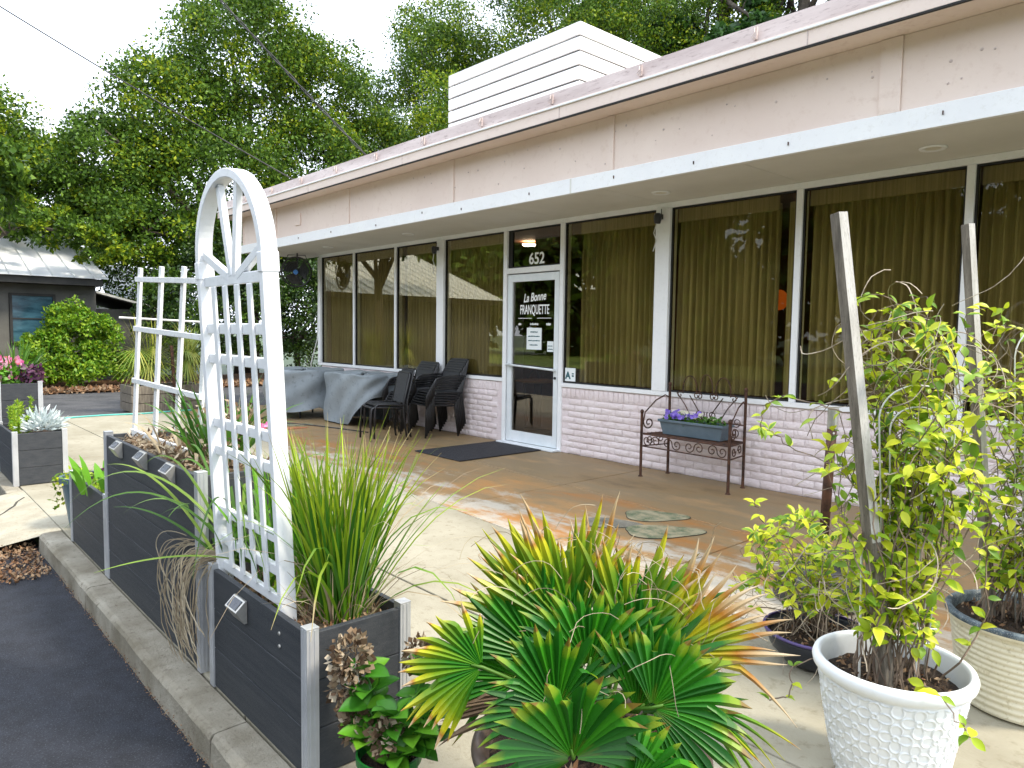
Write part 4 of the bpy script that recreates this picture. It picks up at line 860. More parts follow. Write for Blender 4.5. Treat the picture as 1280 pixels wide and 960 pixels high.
# lemongrass in the front planter
LG = thing('lemongrass', 'tall bright green lemongrass clump in the low planter right of the arched trellis', 'grass clump', (-2.24, 1.24, .43))
tuft(LG, 'blades', 'grassG', (-2.27, 1.23, .43), .095, 330, .34, .74, .0115, .30, .75, 11, kink=.06)
tuft(LG, 'blades', 'grassG', (-2.22, 1.25, .43), .08, 40, .5, .80, .010, .6, 1.7, 12, bias=(.35, .15, 0))
tuft(LG, 'dry_blades', 'grassD', (-2.26, 1.20, .43), .11, 90, .08, .35, .006, .9, 2.0, 13)
tuft(LG, 'dry_blades', 'grassD', (-2.22, 1.24, .43), .08, 16, .6, .85, .004, .9, 2.2, 14, bias=(.3, .1, 0))
WD = thing('seedling', 'small light green weed at the foot of the lemongrass', 'weed', (-2.42, 1.12, .44))
clump('leaves', WD, 'fern', (-2.50, -2.33, 1.06, 1.16, .44, .56), 90, .035, .7, 77)
# striped grass with long arching blades spilling over the kerb
SG = thing('arching_grass', 'arching green grass with curled dry strands spilling over the planter joint', 'grass clump', (-2.86, 1.10, .5))
def arc_blade(mb, p0, mid, end, w):
    p0, mid, end = Vector(p0), Vector(mid), Vector(end); n = 14; vs = []; uvs = []
    for i in range(n + 1):
        t = i / n; p = p0 * (1 - t) ** 2 + mid * 2 * t * (1 - t) + end * t * t; tg = ((mid - p0) * (1 - t) + (end - mid) * t).normalized(); sd_ = tg.cross(Vector((.5, -.3, 1))).normalized(); ww = w * .5 * (1 - t ** 2.5) + .0005
        vs += [p + sd_ * ww, p - sd_ * ww]; uvs += [(max(t, .001), 0), (max(t, .001), 1)]
    mb.add(vs, [(2 * i, 2 * i + 1, 2 * i + 3, 2 * i + 2) for i in range(n)], uvs)
g_ = random.Random(5); mb = MB(); bs = (-2.90, 1.10, .50)
for k in range(24):
    L_ = g_.uniform(.35, 1.0); a = R(180) + g_.gauss(0, .75); up = g_.uniform(.15, .62)
    p0_ = (bs[0] + g_.uniform(-.05, .06), bs[1] + g_.uniform(-.05, .05), bs[2])
    mid = (p0_[0] + L_ * .55 * math.cos(a), p0_[1] + L_ * .4 * math.sin(a) , p0_[2] + up); end = (p0_[0] + L_ * math.cos(a + g_.uniform(-.2, .2)), p0_[1] + L_ * .75 * math.sin(a), p0_[2] + up * g_.uniform(-.2, .9))
    arc_blade(mb, p0_, mid, end, .012)
for k in range(16):
    a = g_.uniform(-.6, .6); up = g_.uniform(.25, .6); p0_ = (bs[0] + g_.uniform(-.05, .06), bs[1] + g_.uniform(-.03, .04), bs[2]); L_ = g_.uniform(.2, .6)
    arc_blade(mb, p0_, (p0_[0] + L_ * .4 * math.cos(a), p0_[1] - .08 * g_.random(), p0_[2] + up), (p0_[0] + L_ * math.cos(a), p0_[1] - .1 * g_.random(), p0_[2] + up * .3), .011)
stuff(mb.build('blades', 'grassV', SG, smooth=True)); mb = MB()
for k in range(46):  # dry curls hanging in front of the boards
    x = bs[0] + g_.uniform(-.14, .03); y0_ = 1.0; z = .50 + g_.uniform(-.03, .08); out_ = g_.uniform(.02, .10); lx = g_.uniform(-.50, .02) * g_.random() ** .3; zz = g_.uniform(.08, .34)
    pts = []; A = Vector((bs[0], 1.08, .50)); Bm = Vector((x + lx * 1.25, 1.0 - out_, z + g_.uniform(.0, .20))); Cc = Vector((x + lx * 1.5, 1.0 - out_, zz + .10)); Dd = Vector((x + lx * .25 + g_.uniform(-.08, .10), .985 - out_ * .5, zz - .03))
    N_ = 22
    for i in range(N_ + 1):
        t = i / N_; p = A * (1 - t) ** 3 + Bm * 3 * t * (1 - t) ** 2 + Cc * 3 * t * t * (1 - t) + Dd * t ** 3; q = max(0, t - .4); p += Vector((.018 * math.sin(t * 26 + k), 0, .010 * math.cos(t * 30 + k * 2))) * q * 1.6; pts.append(p)
    mb.tube(pts, [.0022] * N_ + [.0006], 3)
stuff(mb.build('dry_strands', 'grassD', SG))
# ------------------------------------------------------------------ other planter plants
AG = thing('strap_leaf_plant', 'dark green strap leaved plant behind the arched trellis in the tall planter', 'plant', (-3.45, 1.25, .8))
tuft(AG, 'leaves', 'agap', (-3.52, 1.27, .80), .13, 70, .25, .46, .022, .8, 1.6, 21)
tuft(AG, 'dead_leaves', 'grassD', (-3.7, 1.2, .80), .22, 26, .15, .35, .02, 1.4, 5, 22)
PF = thing('pink_flower_plant', 'leafy plant with two small pink flowers behind the arched trellis', 'flowering plant', (-2.75, 1.22, .44))
tuft(PF, 'leaves', 'lettuce', (-2.72, 1.24, .44), .12, 60, .3, .58, .018, .35, .7, 23)
blossoms('blossom', [(-2.76, 1.16, 1.06), (-2.70, 1.17, 1.08)], 'pinkfl', PF, r=.024)
DR = thing('dried_flower_stems', 'withered brown flower stems in the tall planter', 'dried plant', (-3.25, 1.25, .8))
tuft(DR, 'stems', 'grassD', (-3.28, 1.22, .80), .12, 26, .15, .35, .006, .5, .8, 25); clump('dead_heads', DR, 'deadfl', (-3.42, -3.16, 1.12, 1.32, .9, 1.12), 120, .028, .6, 26)
LT = thing('leafy_plant', 'broad bright green leaves at the back of the far low planter', 'plant', (-5.1, 1.2, .42))
tuft(LT, 'leaves', 'lettuce', (-5.05, 1.22, .41), .30, 46, .12, .24, .07, .8, 2.5, 27)
GC = thing('ground_cover_flowers', 'low green edging plant with dark purple flowers in the far low planter', 'flowering plant', (-5.1, 1.15, .42))
clump('leaves', GC, 'fern', (-5.5, -4.68, 1.04, 1.28, .41, .46), 700, .03, .5, 28); clump('purple_heads', GC, 'purleaf', (-5.45, -4.8, 1.15, 1.34, .455, .50), 200, .035, .7, 29)
BP = thing('slate_blue_pot', 'slate blue pot behind the far end of the kerb planters', 'plant pot', (-5.93, 1.19, 0))
MB().lathe([(0, .02), (.10, .02), (.10, 0), (.12, 0), (.165, .33), (.18, .33), (.18, .37), (.16, .37), (.15, .32), (0, .31)], 28, (-5.93, 1.19, 0)).build('pot', 'bluepot', BP, smooth=False)
YT = thing('trailing_plant', 'yellow green trailing plant hanging from the slate blue pot', 'plant', (-5.93, 1.19, .33))
clump('leaves', YT, 'jasC', (-6.10, -5.80, 1.02, 1.3, .33, .40), 160, .045, .5, 33); clump('trailing_leaves', YT, 'oak2', (-6.10, -6.04, .99, 1.06, .12, .38), 60, .035, .5, 34)
# across the driveway
DM = thing('dusty_miller', 'silvery white dusty miller in the low planter across the driveway', 'plant', (-8.0, 1.2, .43))
mb = MB(); g_ = random.Random(41)
for k in range(420):
    th = g_.uniform(0, 6.283); ph = g_.random() ** .5 * 1.5; d = Vector((math.cos(th) * math.sin(ph), math.sin(th) * math.sin(ph), math.cos(ph))); rr = g_.uniform(.12, .22)
    b = Vector((-7.97, 1.24, .47)) + d * rr * g_.uniform(.5, .95); blade_strip(mb, b, d + Vector((g_.uniform(-.5, .5), g_.uniform(-.5, .5), .1)), .075, .022, 2, g_.uniform(0, 3), 3)
stuff(mb.build('leaves', 'dusty', DM))
FX = thing('foxtail_fern', 'upright bright green foxtail fern plumes beside the silvery plant', 'plant', (-8.2, 1.12, .43))
for k, (x, y, h, lx) in enumerate([(-8.05, 1.03, .20, .0), (-8.2, 1.05, .25, -.03), (-8.0, 1.12, .16, .05), (-8.32, 1.10, .28, -.05), (-8.15, 1.16, .34, .14), (-8.4, 1.05, .22, -.06), (-7.92, 1.04, .15, .05), (-8.5, 1.15, .25, 0)]):
    n_ = 260; tt = rng.uniform(0, 1, n_); P = np.stack([x + lx * tt, np.full(n_, y), .44 + h * tt], 1); rad = .032 * (1 - tt) ** .5 + .008; Q = leaf_quads(P, .035, .22, 0, k, -1.2)
    stuff(link('plume', quads_mesh('plume', Q - np.array(OFF[FX.name]), 'fern'), FX))
IM = thing('impatiens', 'pink and red impatiens blooming in the tall planter across the driveway', 'flowering plant', (-9.2, 1.15, .82))
clump('leaves', IM, 'lettuce', (-9.8, -8.95, .95, 1.36, .84, 1.02), 900, .06, .5, 43)
g_ = random.Random(44); blossoms('blossom', [(-9.0 - g_.random() * .75, .94 + g_.random() * .32, .88 + g_.random() * .24) for k in range(60)], 'pinkfl', IM, r=.042); blossoms('blossom', [(-9.0 - g_.random() * .6, .94 + g_.random() * .25, .88 + g_.random() * .22) for k in range(18)], 'pinkfl2', IM, r=.045)
SP = thing('spiky_grass', 'green spiky grass behind the pink flowers in the tall planter across the driveway', 'grass clump', (-9.2, 1.2, .85)); tuft(SP, 'blades', 'agap', (-9.25, 1.22, .85), .12, 90, .3, .52, .016, .9, 1.2, 45)
PL = thing('purple_foliage', 'dark purple leaved plant at the right end of the tall planter across the driveway', 'plant', (-8.95, 1.3, .85)); clump('leaves', PL, 'purleaf', (-9.08, -8.8, 1.22, 1.40, .86, 1.03), 240, .06, .5, 46)

# ------------------------------------------------------------------ green pot with hydrangea
GP = thing('green_nursery_pot', 'small green plastic nursery pot at the end of the near planter', 'plant pot', (-1.77, 1.12, 0)); gx, gy = -1.77, 1.125
MB().lathe([(0, .0), (.068, 0), (.09, .175), (.098, .175), (.098, .2), (.092, .2), (.088, .165), (0, .16)], 36, (gx, gy, 0)).build('pot', 'greenpot', GP); MB().lathe([(0, .17), (.05, .172), (.087, .168)], 20, (gx, gy, 0)).build('soil', 'soil', GP)
HY = thing('hydrangea', 'hydrangea with broad green leaves and dead brown flower heads in the green pot', 'plant', (gx, gy, .17))
def broad_leaf(Ln, Wd_, fold, seed, n=6, serr=.0):
    g_ = random.Random(seed); mb = MB(); vs = []; uvs = []
    for i in range(n + 1):
        t = i / n; w = Wd_ * .5 * (math.sin(math.pi * min(1, t ** .8)) ** .75 if 0 < t < 1 else 0) * (1 + serr * g_.uniform(-1, 1)); x = Ln * t; dz = -.25 * Ln * t * t
        for s, q in ((-1, 1.), (-.5, .5), (0, 0), (.5, .5), (1, 1.)): vs.append((x, s * w, dz + abs(s) * w * fold + (.06 * w * math.sin(i * 2.5) if abs(s) == .5 else 0))); uvs.append((max(t, .001), q))
    fs = [(5 * i + k, 5 * i + k + 1, 5 * i + k + 6, 5 * i + k + 5) for i in range(n) for k in range(4)]
    me = bpy.data.meshes.new('leaf'); me.from_pydata(vs, [], fs); ul = me.uv_layers.new(name='UVMap'); idx = np.empty(len(me.loops), dtype=np.int32); me.loops.foreach_get('vertex_index', idx); ul.data.foreach_set('uv', np.array(uvs, dtype=np.float32)[idx].ravel())
    me.polygons.foreach_set('use_smooth', [True] * len(me.polygons)); me.validate(); return me
HL = [broad_leaf(.085, .062, .35, s, serr=.08) for s in range(4)]
for m_ in HL: m_.materials.append(MT['hyd'])
def aim(p, d, up, sc=1):
    x = Vector(d).normalized(); z = Vector(up); z = (z - x * z.dot(x)); z = z.normalized() if z.length > 1e-4 else x.orthogonal().normalized(); y = z.cross(x)
    M = Matrix((x, y, z)).transposed().to_4x4(); M = M @ Matrix.Diagonal((sc, sc, sc, 1)); M.translation = p; return M
g_ = random.Random(51); stems = [((-.02, .0), (-.09, -.02, .14)), ((-.01, .02), (-.13, .0, .22)), ((.02, 0), (.03, .0, .15)), ((.03, .02), (.08, .05, .12)), ((0, -.02), (-.05, -.05, .07)), ((.02, .03), (.09, .10, .17)), ((.0, .03), (-.0, .12, .22)), ((-.03, 0), (-.12, -.04, .06)), ((.03, -.02), (.08, -.01, .06)), ((0, .0), (-.02, .03, .12)), ((.03, .05), (.10, .08, .08))]
for (bx_, by_), tip in stems:
    a = Vector((gx + bx_, gy + by_, .17)); b = Vector((gx + tip[0], gy + tip[1], .17 + tip[2])); mid = (a + b) / 2 + Vector((0, 0, .02)); MB().tube([a, mid, b], [.0035, .003, .002], 5).build('stem', 'twig' if tip[2] > .25 else 'hyd', HY)
    for lv, t in enumerate((.5, .78, 1.0)):
        p = a.lerp(b, t)
        for q in range(4 if lv else 2):
            an = q * math.pi / 2 * (1 if lv else 2) + lv * .8 + g_.uniform(-.3, .3); el = (.15, .35, .6)[lv] + g_.uniform(-.25, .25); d = Vector((math.cos(an) * math.cos(el), math.sin(an) * math.cos(el), math.sin(el)))
            inst('leaf', g_.choice(HL), HY, aim(p - OFF[HY.name], d, Vector((0, 0, 1)) + Vector((g_.uniform(-.3, .3), -.3, 0)), g_.uniform(.7, 1.15)))
def petal_ball(name, c, r, n, mat, par, seed):
    g2 = np.random.default_rng(seed); d = g2.normal(size=(n, 3)); d /= np.linalg.norm(d, axis=1, keepdims=True); P = np.array(c) + d * r * g2.uniform(.5, 1, (n, 1)) * np.array([1, 1, 1.15])
    return stuff(link(name, quads_mesh(name, leaf_quads(P, .024, .9, 0, seed) - np.array(OFF[par.name]), mat), par))
petal_ball('dead_flower_head', (gx - .17, gy - .03, .44), .062, 380, 'deadfl', HY, 1); petal_ball('dead_flower_head', (gx - .17, gy - .04, .35), .055, 240, 'deadfl', HY, 2); petal_ball('dead_flower_head', (gx - .14, gy - .04, .28), .042, 170, 'deadfl', HY, 3)
petal_ball('dead_flower_head', (gx - .02, gy + .12, .455), .045, 150, 'deadfl', HY, 4); petal_ball('dead_flower_head', (gx - .10, gy - .05, .255), .045, 150, 'deadfl', HY, 5); petal_ball('dead_flower_head', (gx + .02, gy - .02, .26), .045, 160, 'deadfl', HY, 6)
MB().tube([(gx, gy, .17), (gx - .09, gy - .03, .28), (gx - .16, gy - .02, .42)], .003, 5).build('stem', 'palewire', HY)

# ------------------------------------------------------------------ fan palm in the brown pot
px_, py_ = -1.25, 1.435
BPt = thing('brown_pot', 'wide dark brown resin pot under the fan palm', 'plant pot', (px_, py_, 0))
MB().lathe([(0, .0), (.19, 0), (.21, .02), (.275, .27), (.285, .29), (.315, .30), (.325, .325), (.318, .345), (.30, .345), (.285, .325), (.27, .29), (0, .28)], 64, (px_, py_, 0)).build('pot', 'brownpot', BPt, smooth=True)
MB().lathe([(0, .315), (.14, .312), (.284, .30)], 40, (px_, py_, 0)).build('soil', 'soil', BPt)
stuff(link('bark_scraps', quads_mesh('bark_scraps', leaf_quads(np.stack([px_ + .26 * np.sqrt(rng.uniform(0, 1, 500)) * np.cos(t_ := rng.uniform(0, 6.28, 500)), py_ + .26 * np.sqrt(rng.uniform(0, 1, 500)) * np.sin(t_), rng.uniform(.308, .335, 500)], 1), .035, .3, 1, 9) - np.array((px_, py_, 0)), 'fallen'), BPt))
PM = thing('fan_palm', 'potted fan palm with broad pleated fronds, yellow and scorched at the tips', 'palm', (px_, py_, .3))
def frond(hub, ax_, nr, span, Rr, N, mat, droop, seed, split=.5, curl=.25, cut=(.8, 1.08), base_off=(0, 0)):
    g_ = random.Random(seed); hub = Vector(hub); a = Vector(ax_).normalized(); n = Vector(nr); n = (n - a * n.dot(a)).normalized(); b = n.cross(a); mb = MB(); dth = 2 * span / N
    for i in range(N):
        th = -span + dth * (i + .5); cth = math.cos(th); Ri = Rr * g_.uniform(*cut) * (.78 + .22 * math.cos(th * .8)); q = g_.uniform(-.06, .06); dr = droop * g_.uniform(.4, 1.6); vs = []; uvs = []; ns = 9; lat = g_.uniform(-.35, .35); brk = g_.uniform(.5, 1.1) if g_.random() < .10 else 0
        for k in range(ns + 1):
            t = k / ns; rr = .012 + (Ri - .012) * t
            if t < split: w = rr * dth * .62
            else: w = (.012 + (Ri - .012) * split) * dth * .62 * (1 - ((t - split) / (1 - split)) ** 1.5) + .0004
            ang = th + q * max(0, t - split) + lat * max(0, t - .7) ** 2
            d = a * math.cos(ang) + b * math.sin(ang); sdv = -a * math.sin(ang) + b * math.cos(ang); fold = .75 * w * (1 - .2 * t)
            c = hub + d * rr + n * (curl * rr * rr * abs(math.sin(th)) * 1.2 - .05 * rr) + Vector((0, 0, -dr * (t ** 2.4) * Ri - brk * max(0, t - .55) ** 1.2 * Ri))
            vs += [c + sdv * w - n * fold, c + n * fold * .6, c - sdv * w - n * fold]; uvs += [(max(t, .001), 0), (max(t, .001), .5), (max(t, .001), 1)]
        mb.add(vs, [f for k in range(ns) for f in ((3 * k, 3 * k + 1, 3 * k + 4, 3 * k + 3), (3 * k + 1, 3 * k + 2, 3 * k + 5, 3 * k + 4))], uvs)
    o = mb.build('frond', mat, PM)
    root_ = Vector((px_ + (hub.x - px_) * .12, py_ + (hub.y - py_) * .12, .31)); pet = MB().tube([root_, root_.lerp(hub, .55) + Vector((0, 0, .06)), hub - a * .0, hub + a * .03], [.007, .006, .005, .003], 6); pet.build('leaf_stalk', 'agap' if mat != 'palmD' else 'palmD', o, smooth=True, off=OFF[PM.name])
F = [((-1.375,1.153,0.592),(-0.586,-0.771,0.250),(0.806,-0.524,0.274)), ((-1.394,1.432,0.602),(-0.159,-0.222,0.962),(0.800,-0.600,-0.007)), ((-1.193,1.355,0.594),(0.187,0.089,0.978),(0.683,-0.728,-0.064)), ((-1.081,1.182,0.473),(0.142,-0.359,0.923),(0.781,-0.532,-0.327)), ((-1.019,1.394,0.545),(0.792,0.429,0.433),(0.410,-0.901,0.143)), ((-1.151,1.623,0.561),(0.584,0.560,0.588),(0.582,-0.793,0.178)), ((-1.413,1.636,0.603),(-0.097,-0.002,0.995),(0.749,-0.659,0.072)), ((-1.407,1.331,0.489),(-0.534,-0.688,0.491),(0.839,-0.502,0.209)), ((-1.258,1.654,0.562),(0.353,0.335,0.874),(0.625,-0.779,0.046)), ((-1.088,1.377,0.409),(0.855,0.502,-0.132),(0.514,-0.782,0.352)), ((-0.975,1.515,0.531),(0.682,0.555,-0.477),(0.720,-0.626,0.299)), ((-1.318,1.353,0.470),(-0.654,-0.741,-0.153),(0.681,-0.665,0.306))]
frond(*F[0], R(78), .21, 20, 'palmY', .12, 1, .62); frond(*F[1], R(58), .36, 19, 'palmY', .03, 2, .58, cut=(.75, 1.05)); frond(*F[2], R(92), .25, 24, 'palmG', .10, 3, .64)
frond(*F[3], R(125), .265, 30, 'palmG', .14, 4, .74, cut=(.9, 1.04)); frond(*F[4], R(100), .24, 26, 'palmG', .14, 5, .74, cut=(.88, 1.05)); frond(*F[5], R(42), .36, 16, 'palmO', .06, 6, .5)
frond(*F[6], R(34), .34, 14, 'palmO', .0, 7, .5, cut=(.6, 1.12)); frond(*F[7], R(60), .26, 18, 'palmG', .1, 8, .6); frond(*F[8], R(60), .30, 19, 'palmG', .06, 9, .6); frond(*F[9], R(60), .17, 18, 'palmG', .3, 10, .5); frond(*F[10], R(22), .30, 7, 'palmY', .25, 11, .3, cut=(.7, 1.1)); frond(*F[11], R(12), .34, 7, 'palmD', .1, 12, .7)
frond((-1.20, 1.52, .60), (.15, .12, .98), (.66, -.75, 0), R(46), .33, 15, 'palmY', .03, 14, .55, cut=(.7, 1.12)); frond((-1.12, 1.30, .44), (.5, .1, .8), (.6, -.75, .2), R(60), .16, 20, 'palmG', .1, 15)
frond((-1.08, 1.42, .50), (.45, .2, .85), (.6, -.78, .0), R(65), .27, 20, 'palmG', .06, 18, .62)
frond((-.98, 1.28, .42), (.75, .35, .25), (.4, -.8, .45), R(80), .20, 20, 'palmG', .2, 20, .7); frond((-1.30, 1.42, .62), (-.25, -.15, .95), (.78, -.62, .0), R(46), .34, 16, 'palmY', .02, 21, .58, cut=(.75, 1.1))
frond((-1.22, 1.27, .50), (-.12, -.3, .95), (.72, -.66, .15), R(95), .25, 26, 'palmG', .08, 31, .66); frond((-1.15, 1.50, .52), (.25, .15, .95), (.66, -.74, .05), R(70), .30, 22, 'palmG', .03, 32, .6); frond((-1.36, 1.36, .55), (-.3, -.35, .88), (.75, -.62, .1), R(60), .30, 20, 'palmG', .04, 33, .6)
frond((-1.42, 1.52, .60), (-.22, -.2, .95), (.78, -.62, .0), R(40), .37, 16, 'palmY', .0, 35, .55, cut=(.75, 1.1))
# loose dry filaments between the segments
mb = MB(); g_ = random.Random(61)
for k in range(80):
    b = Vector((px_ + g_.uniform(-.3, .25), py_ + g_.uniform(-.2, .3), .72 + g_.uniform(-.12, .16))); pts = [b]; d = Vector((g_.uniform(-1, 1), g_.uniform(-1, 1), g_.uniform(0, 1.2))).normalized()
    for q in range(7): b = b + d * .024; pts.append(b); d = (d + Vector((g_.uniform(-.4, .4), g_.uniform(-.4, .4), -.22))).normalized()
    mb.tube(pts, .0010, 3)
stuff(mb.build('dry_fibres', 'grassD', PM))

# ------------------------------------------------------------------ pots at the right
wx, wy = -.856, 2.470
WP = thing('white_pot', 'large white planter embossed with a flower lattice, front right', 'plant pot', (wx, wy, 0))
zs = np.linspace(.012, .352, 150)
def wr(z): t = z / .36; return .150 + .072 * t ** .75
def emb(a, i, z):
    # overlapping circles of petals pressed into the wall
    u = a * 11 / (2 * math.pi); v = z / .118; h = 0
    if z < .015 or z > .345: return 0
    for du, dv in ((0, 0), (.5, .5)):
        fu = (u + du) % 1 - .5; fv = (v + dv) % 1 - .5; rr = math.hypot(fu, fv); an = math.atan2(fv, fu)
        pet = .36 * abs(math.cos(2 * an)) ** .6 + .04
        e = abs(rr - pet); h = max(h, math.exp(-(e / .028) ** 2)); h = max(h, math.exp(-((rr - .07) / .022) ** 2) * .9)
    return .0055 * h
WPp = MB().lathe([(0, .004), (.14, .0), (.149, .004)] + [(wr(z), z) for z in zs], 560, (wx, wy, 0), disp=lambda a, i, z: emb(a, i, z) if i > 3 else 0).build('pot_wall', 'whitepot', WP, smooth=True)
MB().lathe([(.2215, .350), (.231, .356), (.240, .368), (.243, .384), (.238, .398), (.228, .404), (.219, .400), (.214, .388), (.210, .35), (.20, .29)], 96, (wx, wy, 0)).build('rim', 'whitepot', WP, smooth=True)
def soil_disc(par, cx, cy, r, z, seed, mat='soil'):
    mb = MB(); g_ = random.Random(seed); n, m_ = 40, 10
    for j in range(m_ + 1):
        for k in range(n): a = 2 * math.pi * k / n; rr = r * j / m_; mb.v.append((cx + rr * math.cos(a), cy + rr * math.sin(a), z + g_.uniform(-.007, .009) - .01 * (j == m_))); mb.uv.append((0, 0))
    for j in range(m_):
        for k in range(n): a = j * n + k; b = j * n + (k + 1) % n; mb.f.append((a, b, b + n, a + n))
    mb.build('soil', mat, par)
    P = np.stack([cx + (r - .02) * np.sqrt(rng.uniform(0, 1, 260)) * np.cos(t := rng.uniform(0, 6.28, 260)), cy + (r - .02) * np.sqrt(rng.uniform(0, 1, 260)) * np.sin(t), z + rng.uniform(0, .015, 260)], 1); stuff(link('bark_scraps', quads_mesh('bark_scraps', leaf_quads(P, .022, .5, 1, seed) - np.array(OFF[par.name]), 'fallen'), par))
soil_disc(WP, wx, wy, .205, .335, 3)
cx_, cy_ = -.69, 3.385
CP = thing('cream_pot', 'cream ribbed planter with a chipped blue grey rim behind the white pot', 'plant pot', (cx_, cy_, 0))
prof = [(0, .003), (.195, 0), (.215, .01)]
z = .012
while z < .325:
    b_r = .213 + .045 * (z / .33); amp = .0045; prof += [(b_r, z), (b_r + amp, z + .005), (b_r + amp, z + .014), (b_r, z + .019)]; z += .0225 if z > .09 else .028
prof += [(.268, .333), (.276, .340), (.278, .35)]
MB().lathe(prof, 80, (cx_, cy_, 0)).build('pot_wall', 'creampot', CP, smooth=True); MB().lathe([(.277, .350), (.279, .362), (.272, .370), (.256, .370), (.25, .355), (.245, .30)], 80, (cx_, cy_, 0)).build('rim', 'bluepaint', CP, smooth=True); soil_disc(CP, cx_, cy_, .248, .335, 4)
bx_, by_ = -1.40, 3.13
BB = thing('navy_bowl', 'low dark navy bowl planter left of the white pot', 'plant pot', (bx_, by_, 0))
MB().lathe([(0, .003), (.12, 0), (.145, .01), (.20, .07), (.222, .12), (.228, .135), (.222, .142), (.21, .135), (.2, .1)], 56, (bx_, by_, 0)).build('pot_wall', 'navypot', BB, smooth=True); MB().lathe([(.222, .136), (.232, .140), (.234, .148), (.222, .150)], 56, (bx_, by_, 0)).build('rim', 'purple', BB, smooth=True); soil_disc(BB, bx_, by_, .208, .115, 5)
ux_, uy_ = -1.74, 3.90
UB = thing('parasol_weight', 'heavy round black weight holding a rusty pole, behind the navy bowl', 'weight', (ux_, uy_, 0))
MB().lathe([(0, 0), (.24, 0), (.25, .02), (.24, .10), (.20, .17), (.12, .22), (.05, .25), (.03, .36), (0, .36)], 40, (ux_, uy_, 0)).build('weight', 'blackplastic', UB, smooth=True)
UP = thing('metal_pole', 'rusty brown metal pole with a grey cap standing in the black weight', 'pole', (ux_, uy_, .2)); PT = Vector((-1.715, 3.90, 1.055)); UPb = Vector((-1.74, 3.90, .23))
MB().tube([UPb, PT], .0255, 16).build('shaft', 'rust', UP, smooth=True); MB().tube([PT - Vector((0, 0, .10)), PT + Vector((0, 0, .012))], .0285, 16).build('cap', 'steel', UP); MB().tube([PT + Vector((.02, -.03, -.12)), PT + Vector((.022, -.034, -.12))], .006, 8).build('screw', 'palewire', UP)
# stakes
def stake(a, b, w, lab, lightside=True):
    t = thing('wooden_stake', lab, 'stake', a); a = Vector(a); b = Vector(b); MB().beam(a, b, w, w * .9, up=(-.43, -.9, 0)).build('stake', 'stake', t, bevel=.002)
    d = (b - a).normalized(); x = d.cross(Vector((-.43, -.9, 0))).normalized(); y = x.cross(d)
    s = 1 if x.x > 0 else -1
    # sunlight put into the colour: paler sheet on the face towards the sun
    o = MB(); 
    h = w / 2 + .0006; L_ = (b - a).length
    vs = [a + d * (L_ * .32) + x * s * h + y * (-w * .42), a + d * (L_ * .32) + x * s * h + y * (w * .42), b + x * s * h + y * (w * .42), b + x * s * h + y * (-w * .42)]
    o.add(vs, [(0, 1, 2, 3)]).build('lit_face_overlay', 'stakelight', t)
stake((-.842, 2.405, .30), (-1.05, 2.36, 1.85), .040, 'tall weathered wooden stake leaning left in the white pot')
stake((-.80, 3.34, .30), (-.945, 3.28, 1.905), .036, 'tall weathered wooden stake standing in the cream pot')

# jasmine
def small_leaf(Ln, Wd_, seed):
    g_ = random.Random(seed); vs = []; uvs = []; n = 4
    for i in range(n + 1):
        t = i / n; w = Wd_ * .5 * (math.sin(math.pi * t ** .85) if 0 < t < 1 else .02); x = Ln * t; dz = -.35 * Ln * t * t * g_.uniform(.5, 1.3)
        for s, q in ((-1, 1.), (0, 0), (1, 1.)): vs.append((x, s * w, dz + abs(s) * w * .35)); uvs.append((max(t, .001), q))
    fs = [(3 * i + k, 3 * i + k + 1, 3 * i + k + 4, 3 * i + k + 3) for i in range(n) for k in range(2)]
    me = bpy.data.meshes.new('leaf'); me.from_pydata(vs, [], fs); ul = me.uv_layers.new(name='UVMap'); idx = np.empty(len(me.loops), dtype=np.int32); me.loops.foreach_get('vertex_index', idx); ul.data.foreach_set('uv', np.array(uvs, dtype=np.float32)[idx].ravel())
    me.polygons.foreach_set('use_smooth', [True] * len(me.polygons)); return me
JL = {}
for mt_name in ('jasA', 'jasB'):
    JL[mt_name] = [small_leaf(.052 + .003 * s, .027, s) for s in range(4)]
    for m_ in JL[mt_name]: m_.materials.append(MT[mt_name])
